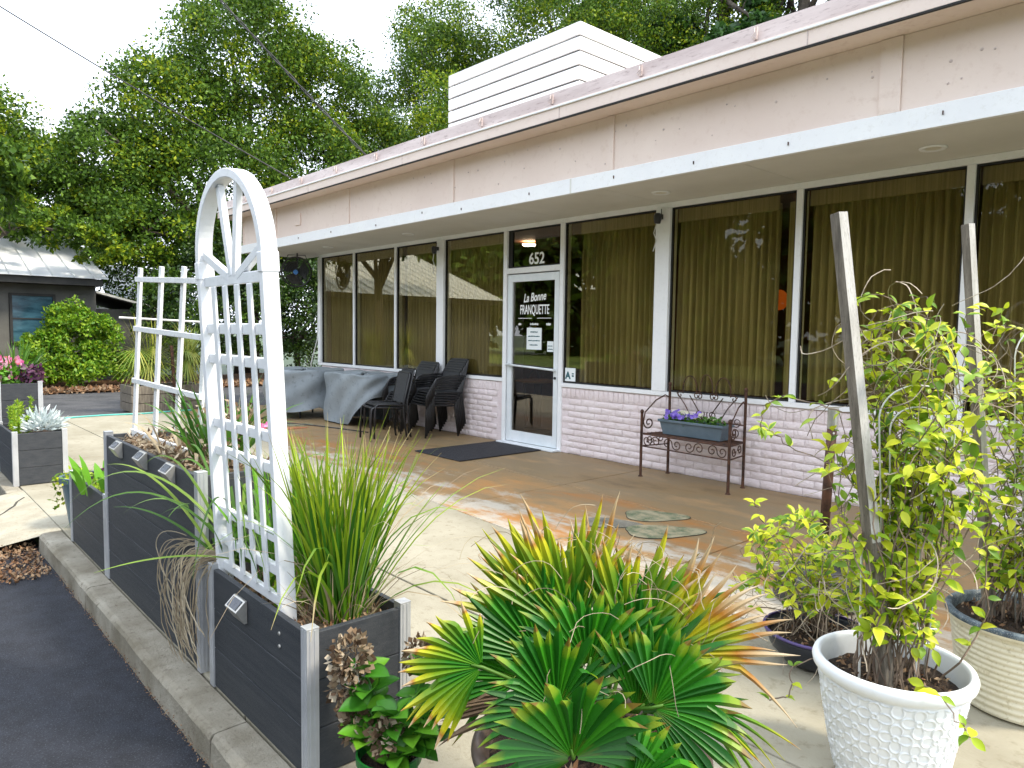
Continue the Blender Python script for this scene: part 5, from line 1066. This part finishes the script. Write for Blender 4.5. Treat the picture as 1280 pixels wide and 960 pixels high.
def jasmine(label, base, region, nst, nleaf, seed, lime=.6, extra=(), r0=.10, cage=True, scale=1.0, stemlen=(24, 46)):
    g_ = random.Random(seed); t = thing('jasmine_vine', label, 'climbing plant', base); base = Vector(base); nodes = []; off = OFF[t.name]
    (x0, x1), (y0, y1), (z0, z1) = region; sm = MB()
    for k in range(nst):
        p = base + Vector((g_.uniform(-r0, r0), g_.uniform(-r0, r0), 0)); tgt = Vector((g_.uniform(x0, x1), g_.uniform(y0, y1), g_.uniform(z0 + (z1 - z0) * .45, z1 * 1.02))); d = Vector((g_.uniform(-.3, .3), g_.uniform(-.3, .3), 1)).normalized(); pts = [p.copy()]
        for q in range(g_.randint(*stemlen)):
            to = (tgt - p); 
            if to.length < .08: tgt = Vector((g_.uniform(x0, x1), g_.uniform(y0, y1), g_.uniform(z0 + (z1 - z0) * .25, z1)))
            d = (d + to.normalized() * .35 + Vector((g_.uniform(-.5, .5), g_.uniform(-.5, .5), g_.uniform(-.45, .45)))).normalized(); p = p + d * .035; pts.append(p.copy())
            if q > 3: nodes.append((p.copy(), d.copy()))
        sm.tube(pts, [.0032 * (1 - .6 * i / len(pts)) for i in range(len(pts))], 4)
    for ex in extra:
        pts = [Vector(e) for e in ex]; fine = []
        for i in range(len(pts) - 1):
            for q in range(5): fine.append(pts[i].lerp(pts[i + 1], q / 5) + Vector((g_.uniform(-.006, .006),) * 3))
        fine.append(pts[-1]); sm.tube(fine, .0024, 4)
        for q in range(2, len(fine), 3): nodes += [(fine[q], (fine[q] - fine[q - 1]).normalized())]
        nodes += [(fine[-1], (fine[-1] - fine[-2]).normalized())] * 2
    stuff(sm.build('stems', 'twig', t)); g_.shuffle(nodes); cnt_ = 0; rest = []
    ends = nodes[:]
    for p, d in ends:
        if cnt_ >= nleaf: rest.append(p); continue
        side = d.orthogonal().normalized(); side = Matrix.Rotation(g_.uniform(0, 6.28), 3, d) @ side; k_ = g_.choice([2, 2, 3, 4]); mt_name = 'jasB' if g_.random() < lime else 'jasA'
        for q in range(k_):
            dd = (Matrix.Rotation(2 * math.pi * q / k_, 3, d) @ side) + d * .5 + Vector((.15, -.15, .1)); inst('leaf', g_.choice(JL[mt_name]), t, aim(p - off, dd, Vector((.3, -.4, 1)), g_.uniform(.7, 1.25) * scale)); cnt_ += 1
    if rest:
        lm_ = MB(); src = JL['jasB'][0]; lv = [v.co.copy() for v in src.vertices]; lf = [tuple(f.vertices) for f in src.polygons]; luv = [(max(v.x / .058, .001), min(1, abs(v.y) / .013)) for v in lv]
        for p in rest:
            if g_.random() < .35: continue
            for q in range(2):
                dd = Vector((g_.gauss(.1, 1), g_.gauss(-.1, 1), g_.gauss(.2, .8))); M_ = aim(p, dd, Vector((g_.gauss(.3, .4), g_.gauss(-.4, .4), 1)), g_.uniform(.5, 1.1) * scale); lm_.add([M_ @ v for v in lv], lf, luv)
        stuff(lm_.build('small_leaves', 'jasC', t, smooth=True))
    return t
def tangle(par, c, rx, ry, rz, n, seed):
    g_ = random.Random(seed); mb = MB()
    for k in range(n):
        p = Vector((c[0] + g_.uniform(-rx, rx), c[1] + g_.uniform(-ry, ry), c[2] + g_.uniform(-rz, rz))); d = Vector((g_.gauss(0, 1), g_.gauss(0, 1), g_.gauss(0, .7))).normalized(); ax_ = Vector((g_.gauss(0, 1), g_.gauss(0, 1), g_.gauss(0, 1))).normalized(); pts = [p]
        for q in range(g_.randint(8, 16)):
            d = (Matrix.Rotation(g_.uniform(.1, .42), 3, ax_) @ d + Vector((g_.uniform(-.15, .15), g_.uniform(-.15, .15), g_.uniform(-.2, .1)))).normalized(); p = p + d * .026; pts.append(p)
        mb.tube(pts, g_.uniform(.0009, .0022), 3)
    stuff(mb.build('tangled_stems', 'palestem', par))
MT['palestem'] = pmat('pale_dry_stem', (.20, .15, .10), (.50, .43, .33), 20, .8, 0)
def hoops(label, cx, cy, z0, h, w, ang, n=3):
    t = thing('wire_trellis', label, 'trellis', (cx, cy, z0)); ca, sa = math.cos(ang), math.sin(ang)
    for k in range(n):
        ww = w * (1 - .3 * k); hh = h * (1 - .07 * k); pts = [(cx - ww * ca * .5, cy - ww * sa * .5, z0)]
        pts += [(cx - ww * ca * math.cos(a), cy - ww * sa * math.cos(a), z0 + hh - ww * .9 + ww * .9 * math.sin(a)) for a in [math.pi * q / 14 for q in range(15)]] + [(cx + ww * ca * .5, cy + ww * sa * .5, z0)]
        MB().tube(pts, .0028, 6).build('wire_hoop', 'palewire', t, smooth=True)
    for k in range(4): MB().tube([(cx - w * ca * .8, cy - w * sa * .8, z0 + h * (.2 + .17 * k)), (cx + w * ca * .8, cy + w * sa * .8, z0 + h * (.2 + .17 * k))], .003, 5).build('cross_wire', 'palewire', t)
hoops('thin white wire trellis buried in the jasmine of the white pot', wx + .02, wy + .05, .30, 1.0, .12, .75, 2)
hoops('white wire trellis in the jasmine of the cream pot', cx_ + .02, cy_ + .03, .30, 1.22, .15, .9)
hoops('white looped wire trellis at the right edge of the cream pot', cx_ + .20, cy_ + .10, .30, 1.2, .10, .9, 2)
J1 = jasmine('variegated lime green jasmine climbing in the white pot', (wx, wy, .33), ((wx - .25, wx + .16), (wy - .05, wy + .26), (.42, 1.58)), 46, 297, 71, .75, r0=.12, scale=1.04, extra=[
    [(-1.0, 2.4, 1.20), (-1.12, 2.42, 1.22), (-1.28, 2.50, 1.235), (-1.38, 2.55, 1.19), (-1.40, 2.56, 1.10)], [(-.95, 2.5, .9), (-1.1, 2.55, 1.0), (-1.28, 2.6, 1.02), (-1.42, 2.66, 1.08)],
    [(wx - .2, wy - .1, .37), (wx - .26, wy - .17, .33), (wx - .24, wy - .2, .25), (wx - .3, wy - .23, .22)], [(wx + .1, wy - .1, .4), (wx + .2, wy - .2, .42), (wx + .26, wy - .2, .36), (wx + .28, wy - .19, .33)]])
J2 = jasmine('greener jasmine climbing in the cream pot at the right edge', (cx_, cy_, .33), ((cx_ - .26, cx_ + .4), (cy_ - .25, cy_ + .3), (.5, 1.50)), 54, 298, 72, .5, r0=.14, scale=1.0)
J3 = jasmine('low sprawling lime jasmine in the navy bowl', (bx_, by_, .12), ((bx_ - .30, bx_ + .22), (by_ - .22, by_ + .30), (.14, .56)), 28, 296, 73, .75, r0=.12, stemlen=(14, 30), extra=[[(bx_, by_, .3), (bx_ - .15, by_ - .05, .5), (bx_ - .28, by_ - .02, .60), (bx_ - .33, by_, .66)], [(bx_, by_, .3), (bx_ + .0, by_ + .2, .55), (bx_ - .02, by_ + .3, .68)], [(bx_, by_, .2), (bx_ - .2, by_ - .2, .24), (bx_ - .3, by_ - .28, .16)]])

tangle(J1, (wx - .06, wy + .10, 1.40), .15, .12, .16, 55, 201); tangle(J1, (wx - .03, wy + .08, .95), .16, .14, .35, 60, 202); tangle(J2, (cx_ + .05, cy_ + .05, 1.0), .24, .2, .4, 60, 203); tangle(J3, (bx_, by_, .28), .22, .2, .12, 90, 204)
for x, y, h in ((-.93, 2.40, .78), (-.80, 2.52, .95)):
    tag(MB().tube([(x, y, .32), (x - .012, y, h)], .0042, 6).build('garden_cane', 'palewire'), {.78: 'thin white cane left of the wooden stake in the white pot', .80: 'thin white cane at the right side of the white pot', .95: 'thin white cane behind the wooden stake in the white pot'}[h], 'cane')

# ------------------------------------------------------------------ fan-leaf plants and box beyond the patio
WB = thing('wood_planter_box', 'weathered wooden planter box at the far edge of the patio', 'planter', (-13.75, 3.9, 0))
for k in range(3):
    for q in ((-14.1, -13.45, 3.38, 3.42), (-14.1, -13.45, 4.55, 4.59), (-13.45, -13.41, 3.38, 4.59), (-14.14, -14.1, 3.38, 4.59)): MB().box(*q, k * .15, k * .15 + .14).build('board', 'stake', WB, bevel=.004)
MB().box(-14.1, -13.45, 3.42, 4.55, .3, .40).build('soil', 'soil', WB)
def fanplant(c, rr, lab, seed):
    t = thing('fan_leaf_palm', lab, 'palm', (c[0], c[1], .4), 'spiky fan palms at the far edge of the patio'); g_ = random.Random(seed); c = Vector(c); mb = MB()
    view = Vector((.93, -.25, .2)).normalized()
    for k in range(6):
        th = 2 * math.pi * k / 6 + g_.uniform(-.4, .4); v = (view + Vector((g_.uniform(-.5, .5), g_.uniform(-.6, .6), g_.uniform(-.2, .5)))).normalized(); e1 = v.orthogonal().normalized(); e2_ = v.cross(e1)
        hub = c + (e1 * math.cos(th) + e2_ * math.sin(th)) * rr * .22 + v * g_.uniform(-.1, .15); MB().tube([c - Vector((0, 0, .45)), c - Vector((0, 0, .1)), hub], .007, 5).build('leaf_stalk', 'agap', t); fm = MB()
        for q in range(38):
            an = 2 * math.pi * q / 40; d = e1 * math.cos(an) + e2_ * math.sin(an) + v * .25; blade_strip(fm, hub, d, rr * .8 * g_.uniform(.8, 1.1), .022, .5, 0, 4)
        fm.build('fan_leaf', 'fanleaf', t)
fanplant((-13.75, 3.72, 1.0), .72, 'spiky fan palm left in the wooden box beyond the ladder trellis', 81); fanplant((-13.8, 4.40, .93), .66, 'spiky fan palm right in the wooden box beyond the ladder trellis', 82)
tag(MB().beam((-13.35, 4.08, .0), (-13.35, 4.02, 1.14), .045, .045).build('rusty_post', 'rust'), 'short rusty iron post between the two fan palms', 'post')
tag(MB().tube([(-17.5, 4.2, 1.66), (-17.5, 5.9, 1.60)], .025, 8).build('pipe_rail', 'palewire'), 'thin white horizontal rail in front of the dark hedge', 'rail')

# ------------------------------------------------------------------ neighbouring building
NB = thing('neighbour_building', 'grey building with a pale standing seam roof beyond the driveway at far left', 'building', (-24, 2, 0))
MB().box(-28, -22.1, -6, 4.75, -.1, 2.75).build('wall', 'greywall', NB)
for k in range(14): MB().box(-22.098, -22.07, -5.9 + k * .42 if k < 8 else 4.15, (-5.9 + k * .42 + .38) if k < 8 else 4.6, -.1, 2.3).build('siding_board', 'greywall', NB, bevel=.004) if k < 9 else None
for k in range(3): MB().box(-22.098, -22.06, 2.02 + k * .26, 2.27 + k * .26, -.1, 2.25).build('siding_board', 'greywall', NB, bevel=.004)
MB().box(-22.09, -21.5, -6, 4.80, 2.52, 2.70).build('eave', 'darkfascia', NB)
rf = MB().add([(-21.4, -6.2, 2.70), (-21.4, 4.9, 2.70), (-28, 4.9, 5.0), (-28, -6.2, 5.0)], [(0, 1, 2, 3)]).build('roof', 'metalroof', NB)
for k in range(24):
    y = -6 + k * .46; MB().add([(-21.38, y - .012, 2.71), (-21.38, y + .012, 2.71), (-28, y + .012, 5.01), (-28, y - .012, 5.01), (-21.38, y, 2.75), (-28, y, 5.05)], [(0, 3, 5, 4), (1, 4, 5, 2), (0, 4, 1)]).build('roof_seam', 'metalroof', rf, off=OFF[NB.name])
wn = MB()
for q in ((2.80, 2.86, 1.0, 2.28), (3.74, 3.80, 1.0, 2.28), (2.86, 3.74, 2.22, 2.28), (2.86, 3.74, 1.0, 1.05)): wn.box(-22.1, -22.02, *q)
wn = wn.build('window', 'darkfascia', NB); MB().box(-22.08, -22.07, 2.86, 3.74, 1.05, 2.22).build('pane', 'bluewin', wn, off=OFF[NB.name]); MB().box(-22.065, -22.04, 2.86, 3.74, 1.62, 1.65).build('glazing_bar', 'darkfascia', wn, off=OFF[NB.name])
SH = thing('lean_to', 'low lean-to with a dark sloping roof at the right end of the grey building', 'shed', (-23.5, 5.4, 0))
MB().box(-26, -22.6, 4.8, 6.1, -.1, 1.95).build('wall', 'greywall', SH); MB().add([(-22.2, 4.78, 2.42), (-22.2, 6.5, 1.98), (-26, 6.5, 1.98), (-26, 4.78, 2.42), (-22.2, 4.78, 2.34), (-22.2, 6.5, 1.90), (-26, 6.5, 1.9), (-26, 4.78, 2.34)], [(0, 1, 2, 3), (7, 6, 5, 4), (0, 4, 5, 1), (1, 5, 6, 2)]).build('roof', 'darkfascia', SH); MB().add([(-22.18, 4.78, 2.43), (-22.18, 6.5, 1.99), (-22.18, 6.5, 1.93), (-22.18, 4.78, 2.37)], [(0, 1, 2, 3)]).build('fascia', 'palewire', SH)
HS = thing('grey_roof_house', 'grey roofed house far behind the lean-to', 'building', (-32, 9, 0))
MB().box(-36, -31, 7.2, 9.9, -.1, 2.6).build('wall', 'greywall', HS); MB().add([(-30.6, 6.9, 2.6), (-30.6, 10.2, 2.6), (-34, 9.4, 4.0), (-34, 7.4, 4.0)], [(0, 1, 2, 3)]).build('roof', 'greyroof', HS); MB().box(-30.65, -30.55, 6.9, 10.2, 2.5, 2.6).build('gutter', 'white', HS)

# ------------------------------------------------------------------ trees and shrubs
def blob_leaves(blobs, n, size, mat, seed, asp=.55, clus=26, spread=.35, droop=0.1, flat=.3, rmul=1):
    # leaves sit on many small clumps that cover the shell of each big blob of the crown
    g2 = np.random.default_rng(seed); ba = np.array(blobs); ar = (ba[:, 3] * ba[:, 4] * ba[:, 5]) ** .667; pr = ar / ar.sum(); per = 110; nc = max(4, n // per); pick = g2.choice(len(ba), nc, p=pr); bl = ba[pick]
    d = g2.normal(size=(nc, 3)); d[:, 2] += .25; d /= np.linalg.norm(d, axis=1, keepdims=True); rad = g2.uniform(.35, 1, (nc, 1)) ** .5
    Cn = bl[:, :3] + d * rad * bl[:, 3:6] * .88; rc = (bl[:, 3:6].mean(1, keepdims=True) * g2.uniform(.12, .30, (nc, 1)) * rmul).repeat(per, 0)
    e = g2.normal(size=(nc * per, 3)); e[:, 2] += .35; e /= np.linalg.norm(e, axis=1, keepdims=True)
    P = np.repeat(Cn, per, axis=0) + e * rc * g2.uniform(.45, 1.12, (nc * per, 1)) * np.array([1.1, 1.1, .8])
    return leaf_quads(P, size, asp, flat, seed + 1, droop)
def tree(name, label, loc, h0, blobs, n, size, mats, seed, trunk_r=.25, cat='tree', group=None, clus=26, spread=.35, limbs=9, droop=.1, rmul=1):
    t = thing(name, label, cat, loc, group); g_ = random.Random(seed); L0 = Vector(loc)
    tk = MB(); top = Vector((loc[0] + g_.uniform(-.3, .3), loc[1] + g_.uniform(-.3, .3), h0)); tk.tube([L0, L0.lerp(top, .5) + Vector((g_.uniform(-.15, .15), g_.uniform(-.15, .15), 0)), top], [trunk_r, trunk_r * .8, trunk_r * .65], 10); tk.build('trunk', 'bark', t, smooth=True)
    for k in range(limbs):
        b = g_.choice(blobs); e = Vector((b[0] + g_.uniform(-.6, .6) * b[3], b[1] + g_.uniform(-.6, .6) * b[4], b[2] + g_.uniform(-.3, .7) * b[5])); st = L0.lerp(top, g_.uniform(.7, 1)); m1 = st.lerp(e, .4) + Vector((g_.uniform(-.3, .3), g_.uniform(-.3, .3), g_.uniform(.1, .5))); lb = MB(); lb.tube([st, m1, st.lerp(e, .75) + Vector((0, 0, .2)), e], [trunk_r * .45, trunk_r * .3, trunk_r * .16, trunk_r * .05], 7)
        for q in range(5):
            s2 = m1.lerp(e, g_.random()); e2_ = s2 + Vector((g_.uniform(-1, 1), g_.uniform(-1, 1), g_.uniform(-.2, 1))) * b[3] * .5; lb.tube([s2, s2.lerp(e2_, .5) + Vector((0, 0, .1)), e2_], [trunk_r * .1, trunk_r * .07, trunk_r * .03], 5)
        lb.build('limb', 'bark', t, smooth=True)
    for i, (mt_name, fr_) in enumerate(mats):
        stuff(link('crown', quads_mesh('crown', blob_leaves(blobs, int(n * fr_), size, mt_name, seed + i * 10, clus=clus, spread=spread, droop=droop, rmul=rmul) - np.array(loc), mt_name), t))
    return t
def blobs_at(pts): return [list(p) for p in pts]
# big live oak behind the end of the building (about 24 m away)
oak = [(-24, 7.3, 7.9, 2.4, 2.1, 2.2), (-23.5, 9.4, 10.2, 2.6, 2.3, 2.6), (-24, 12.2, 9.6, 2.4, 2.0, 2.2), (-23.5, 14.3, 7.7, 2.2, 1.8, 2.0), (-24, 5.4, 6.0, 2.2, 1.8, 1.7), (-23, 8.4, 6.0, 3, 2.6, 2.0), (-23, 11.6, 6.8, 2.6, 2.2, 2.2), (-23, 6.2, 4.2, 2.4, 1.9, 1.3), (-23, 9.6, 4.2, 2.4, 2.2, 1.4), (-22.5, 12.6, 4.8, 2, 2.4, 1.8), (-24, 14.2, 5.6, 2, 2.0, 1.8), (-26, 8, 3.4, 1.6, 3.2, 2.2), (-26, 12.5, 3.8, 1.6, 3.2, 2.4)]
tree('oak_tree', 'large live oak behind the far end of the restaurant', (-24, 9.6, -.1), 4.6, oak, 210000, .125, [('oak', .74), ('oak2', .26)], 101, .42, limbs=16, rmul=1.12)
tree('oak_tree', 'oak at the far left edge over the grey building', (-27, 2.2, -.1), 4, [(-26, 2.0, 6.6, 2, 2.6, 2.2), (-25.5, 4.2, 5.6, 1.8, 1.9, 1.8), (-25.5, 1.0, 5.0, 1.8, 1.8, 1.0), (-23.6, 5.2, 4.5, 1.3, 1.4, .9), (-23.2, 2.6, 4.4, 1.2, 2.0, .55), (-21.2, 3.4, 3.9, .8, 1.3, .5), (-21, 4.6, 3.5, .8, .8, .6)], 70000, .12, [('oak', .6), ('oak2', .4)], 102, .3, spread=.4)
tree('yellow_green_tree', 'light green tree between the oak and the roof edge', (-20, 15.2, -.1), 4, [(-20, 15.0, 8.0, 1.8, 1.7, 2.2), (-20, 15.6, 5.8, 1.8, 1.7, 1.8), (-20, 13.8, 6.0, 1.6, 1.5, 1.6)], 30000, .11, [('oak2', .6), ('oak', .4)], 103, .22, rmul=1.4)
# broad-leaf and pine trees behind the building
def tx(y, px): return px
tree('broadleaf_tree', 'rounded green tree left of the white roof screen', (-27, 21, -.1), 6, [(-28, 20.5, 14.5, 2.6, 2.4, 2.4), (-26.5, 22.5, 13, 2.6, 2.4, 2.6), (-29, 18.8, 11.5, 2.0, 2.0, 2.4), (-25, 22.5, 10.2, 2.6, 2.4, 2.6), (-26.5, 19, 13.4, 1.8, 1.6, 1.6)], 62000, .13, [('oak', .7), ('oak2', .3)], 104, .35, rmul=1.5)
tree('broadleaf_tree', 'dense green tree directly behind the white roof screen', (-19.5, 22, -.1), 7, [(-20.5, 21, 13.2, 3, 2.4, 2.4), (-18.0, 22, 12.5, 2.4, 2.2, 2.0), (-22.4, 21, 16, 2.4, 2.2, 2), (-17.0, 21.5, 10.2, 1.8, 2, 1.3), (-16.2, 24, 12.6, 2.2, 2, 1.9), (-13.6, 24.5, 11.6, 1.7, 2, 1.5), (-20, 25, 15.5, 2.6, 2, 2.2)], 78000, .125, [('oak2', .4), ('oak', .6)], 105, .35, rmul=1.5)
for k, (x, y, h, lab) in enumerate([(-26, 29, 21, 'tall pine behind the rounded tree left of the roof screen'), (-21, 28, 20, 'tall pine rising above the white roof screen'), (-15.2, 24, 17, 'pine with bare limbs right of the roof screen'), (-12.2, 24.5, 16, 'pine at the right where the roof meets the sky')]):
    g_ = random.Random(110 + k); bl = [(x + g_.uniform(-2.3, 2.3), y + g_.uniform(-1.5, 1.5), h - 2 - g_.uniform(-2.2, 7.5), g_.uniform(.8, 1.5), g_.uniform(.8, 1.4), g_.uniform(.45, .8)) for _ in range(15)]
    tree('pine_tree', lab, (x, y, -.1), h, bl, 20000, .26, [('pine', 1)], 111 + k, .28, group='pines behind the restaurant', clus=40, spread=.38, limbs=10)
# hedge under the oak, vine mound
tree('hedge', 'dense dark green hedge beyond the fan palms under the oak', (-21, 10, -.1), 1.2, [(-20.6, 6.4, 1.6, 1.2, 1.3, 1.7), (-20.6, 8.2, 1.8, 1.2, 1.4, 1.8), (-20.6, 10.2, 1.9, 1.2, 1.5, 1.9), (-20.4, 12.4, 1.9, 1.2, 1.5, 1.9), (-20.4, 14.6, 2.0, 1.2, 1.6, 2.0), (-21.4, 9, 3.4, 1.2, 2.6, 1.2), (-21.4, 13, 3.6, 1.2, 2.6, 1.3)], 60000, .11, [('hedge', .8), ('oak', .2)], 120, .1, cat='hedge', spread=.22, limbs=14)
tree('vine_mound', 'rounded mound of bright green vine in front of the grey building', (-20.6, 3.8, -.1), .8, [(-20.6, 3.9, 1.15, .8, .75, 1.05), (-20.5, 3.3, .7, .7, .65, .75), (-20.6, 4.5, .95, .7, .6, .85), (-20.3, 5.0, .4, .6, .5, .45), (-20.2, 3.8, .35, .7, 1.0, .4)], 26000, .095, [('vine', 1)], 121, .06, cat='shrub', spread=.12, limbs=8, clus=20)
tree('shrub', 'dark shrub and climbing leaves at the side of the porch', (-14.9, 8.6, -.1), 1.2, [(-15.2, 8.4, 1.2, .7, 1.0, 1.3), (-15.4, 9.6, 1.7, .7, 1.0, 1.7)], 9000, .075, [('hedge', 1)], 122, .06, cat='shrub', spread=.15, limbs=7)
tag(MB().box(-23, -22.5, 12.5, 16.5, 0, 2.55).build('brick_house_wall', pmat('tan_brick', (.45, .24, .15), (.6, .36, .24), 3)), 'piece of a tan brick house glimpsed through the leaves past the fan', 'building')
# trees across the street, seen mirrored in the window glass
crown_src = None
for k, (x, y, h, lab) in enumerate([(-19, -14, 8.5, 'round tree across the street, mirrored in the left windows'), (-9, -17, 9, 'tree across the street mirrored in the middle windows'), (-2, -15, 8.5, 'tree across the street mirrored in the windows by the bench'), (7, -16, 9, 'tree across the street mirrored in the right windows'), (-19.9, .5, 7, 'forked tree beside the parking lot, mirrored in the windows left of the door')]):
    if crown_src is None:
        g_ = random.Random(140); bl = [(x + g_.uniform(-2.6, 2.6), y + g_.uniform(-2, 2), h - g_.uniform(0, 4.2), g_.uniform(1.3, 2.1), g_.uniform(1.2, 2), g_.uniform(1, 1.5)) for _ in range(9)]
        crown_src = tree('street_tree', lab, (x, y, -.1), 4, bl, 15000, .26, [('oak', .7), ('oak2', .3)], 141, .3, group='trees across the street', spread=.4)
    else:
        copy_thing(crown_src, pose(x, y, -.1, k * 1.3) @ Matrix.Diagonal((1 + .05 * k, 1, 1 + .04 * k, 1) if k < 4 else (.62, .62, .8, 1)), lab)
tl = [(x, -24 + random.uniform(-2, 2), random.uniform(1.5, 7.5), random.uniform(3, 4.5), 2.5, random.uniform(3, 4.2)) for x in range(-64, 44, 3)]
o = link('far_tree_line', quads_mesh('far_tree_line', blob_leaves(tl, 80000, .9, 'oak', 150, rmul=2.3), 'oak')); stuff(o); tag(o, 'dense line of trees across the street, mirrored in the window glass', 'trees')
mb = MB(); mb.add([(-80, -40, -.115), (60, -40, -.115), (60, -11, -.115), (-80, -11, -.115)], [(0, 1, 2, 3)]); struct(mb.build('verge', pmat('verge_grass', (.10, .17, .03), (.2, .27, .06), 1.5)))

# ------------------------------------------------------------------ overhead wires
def cat_(a, b, sag, n=24): a = Vector(a); b = Vector(b); return [a.lerp(b, k / n) - Vector((0, 0, sag * 4 * (k / n) * (1 - k / n))) for k in range(n + 1)]
tag(MB().tube(cat_((-15.5, -1.0, 8.3), (-12.2, 6.4, 3.85), .12), .012, 5).build('overhead_wire', 'wire'), 'thin black overhead wire running from upper left to the roof', 'wire')
w2 = thing('service_cable', 'twisted double service cable dropping from the top to the restaurant roof', 'cable', (-9.5, 6.2, 3.8))
base_ = cat_((-13.4, 3.2, 8.7), (-10.2, 6.4, 3.95), .06, 60)
for s in (0, 1): MB().tube([p + Vector((.022 * math.cos(i * .9 + s * math.pi), .022 * math.sin(i * .9 + s * math.pi), 0)) for i, p in enumerate(base_)], .011, 5).build('strand', 'wire', w2)
print('objects', len(bpy.data.objects))
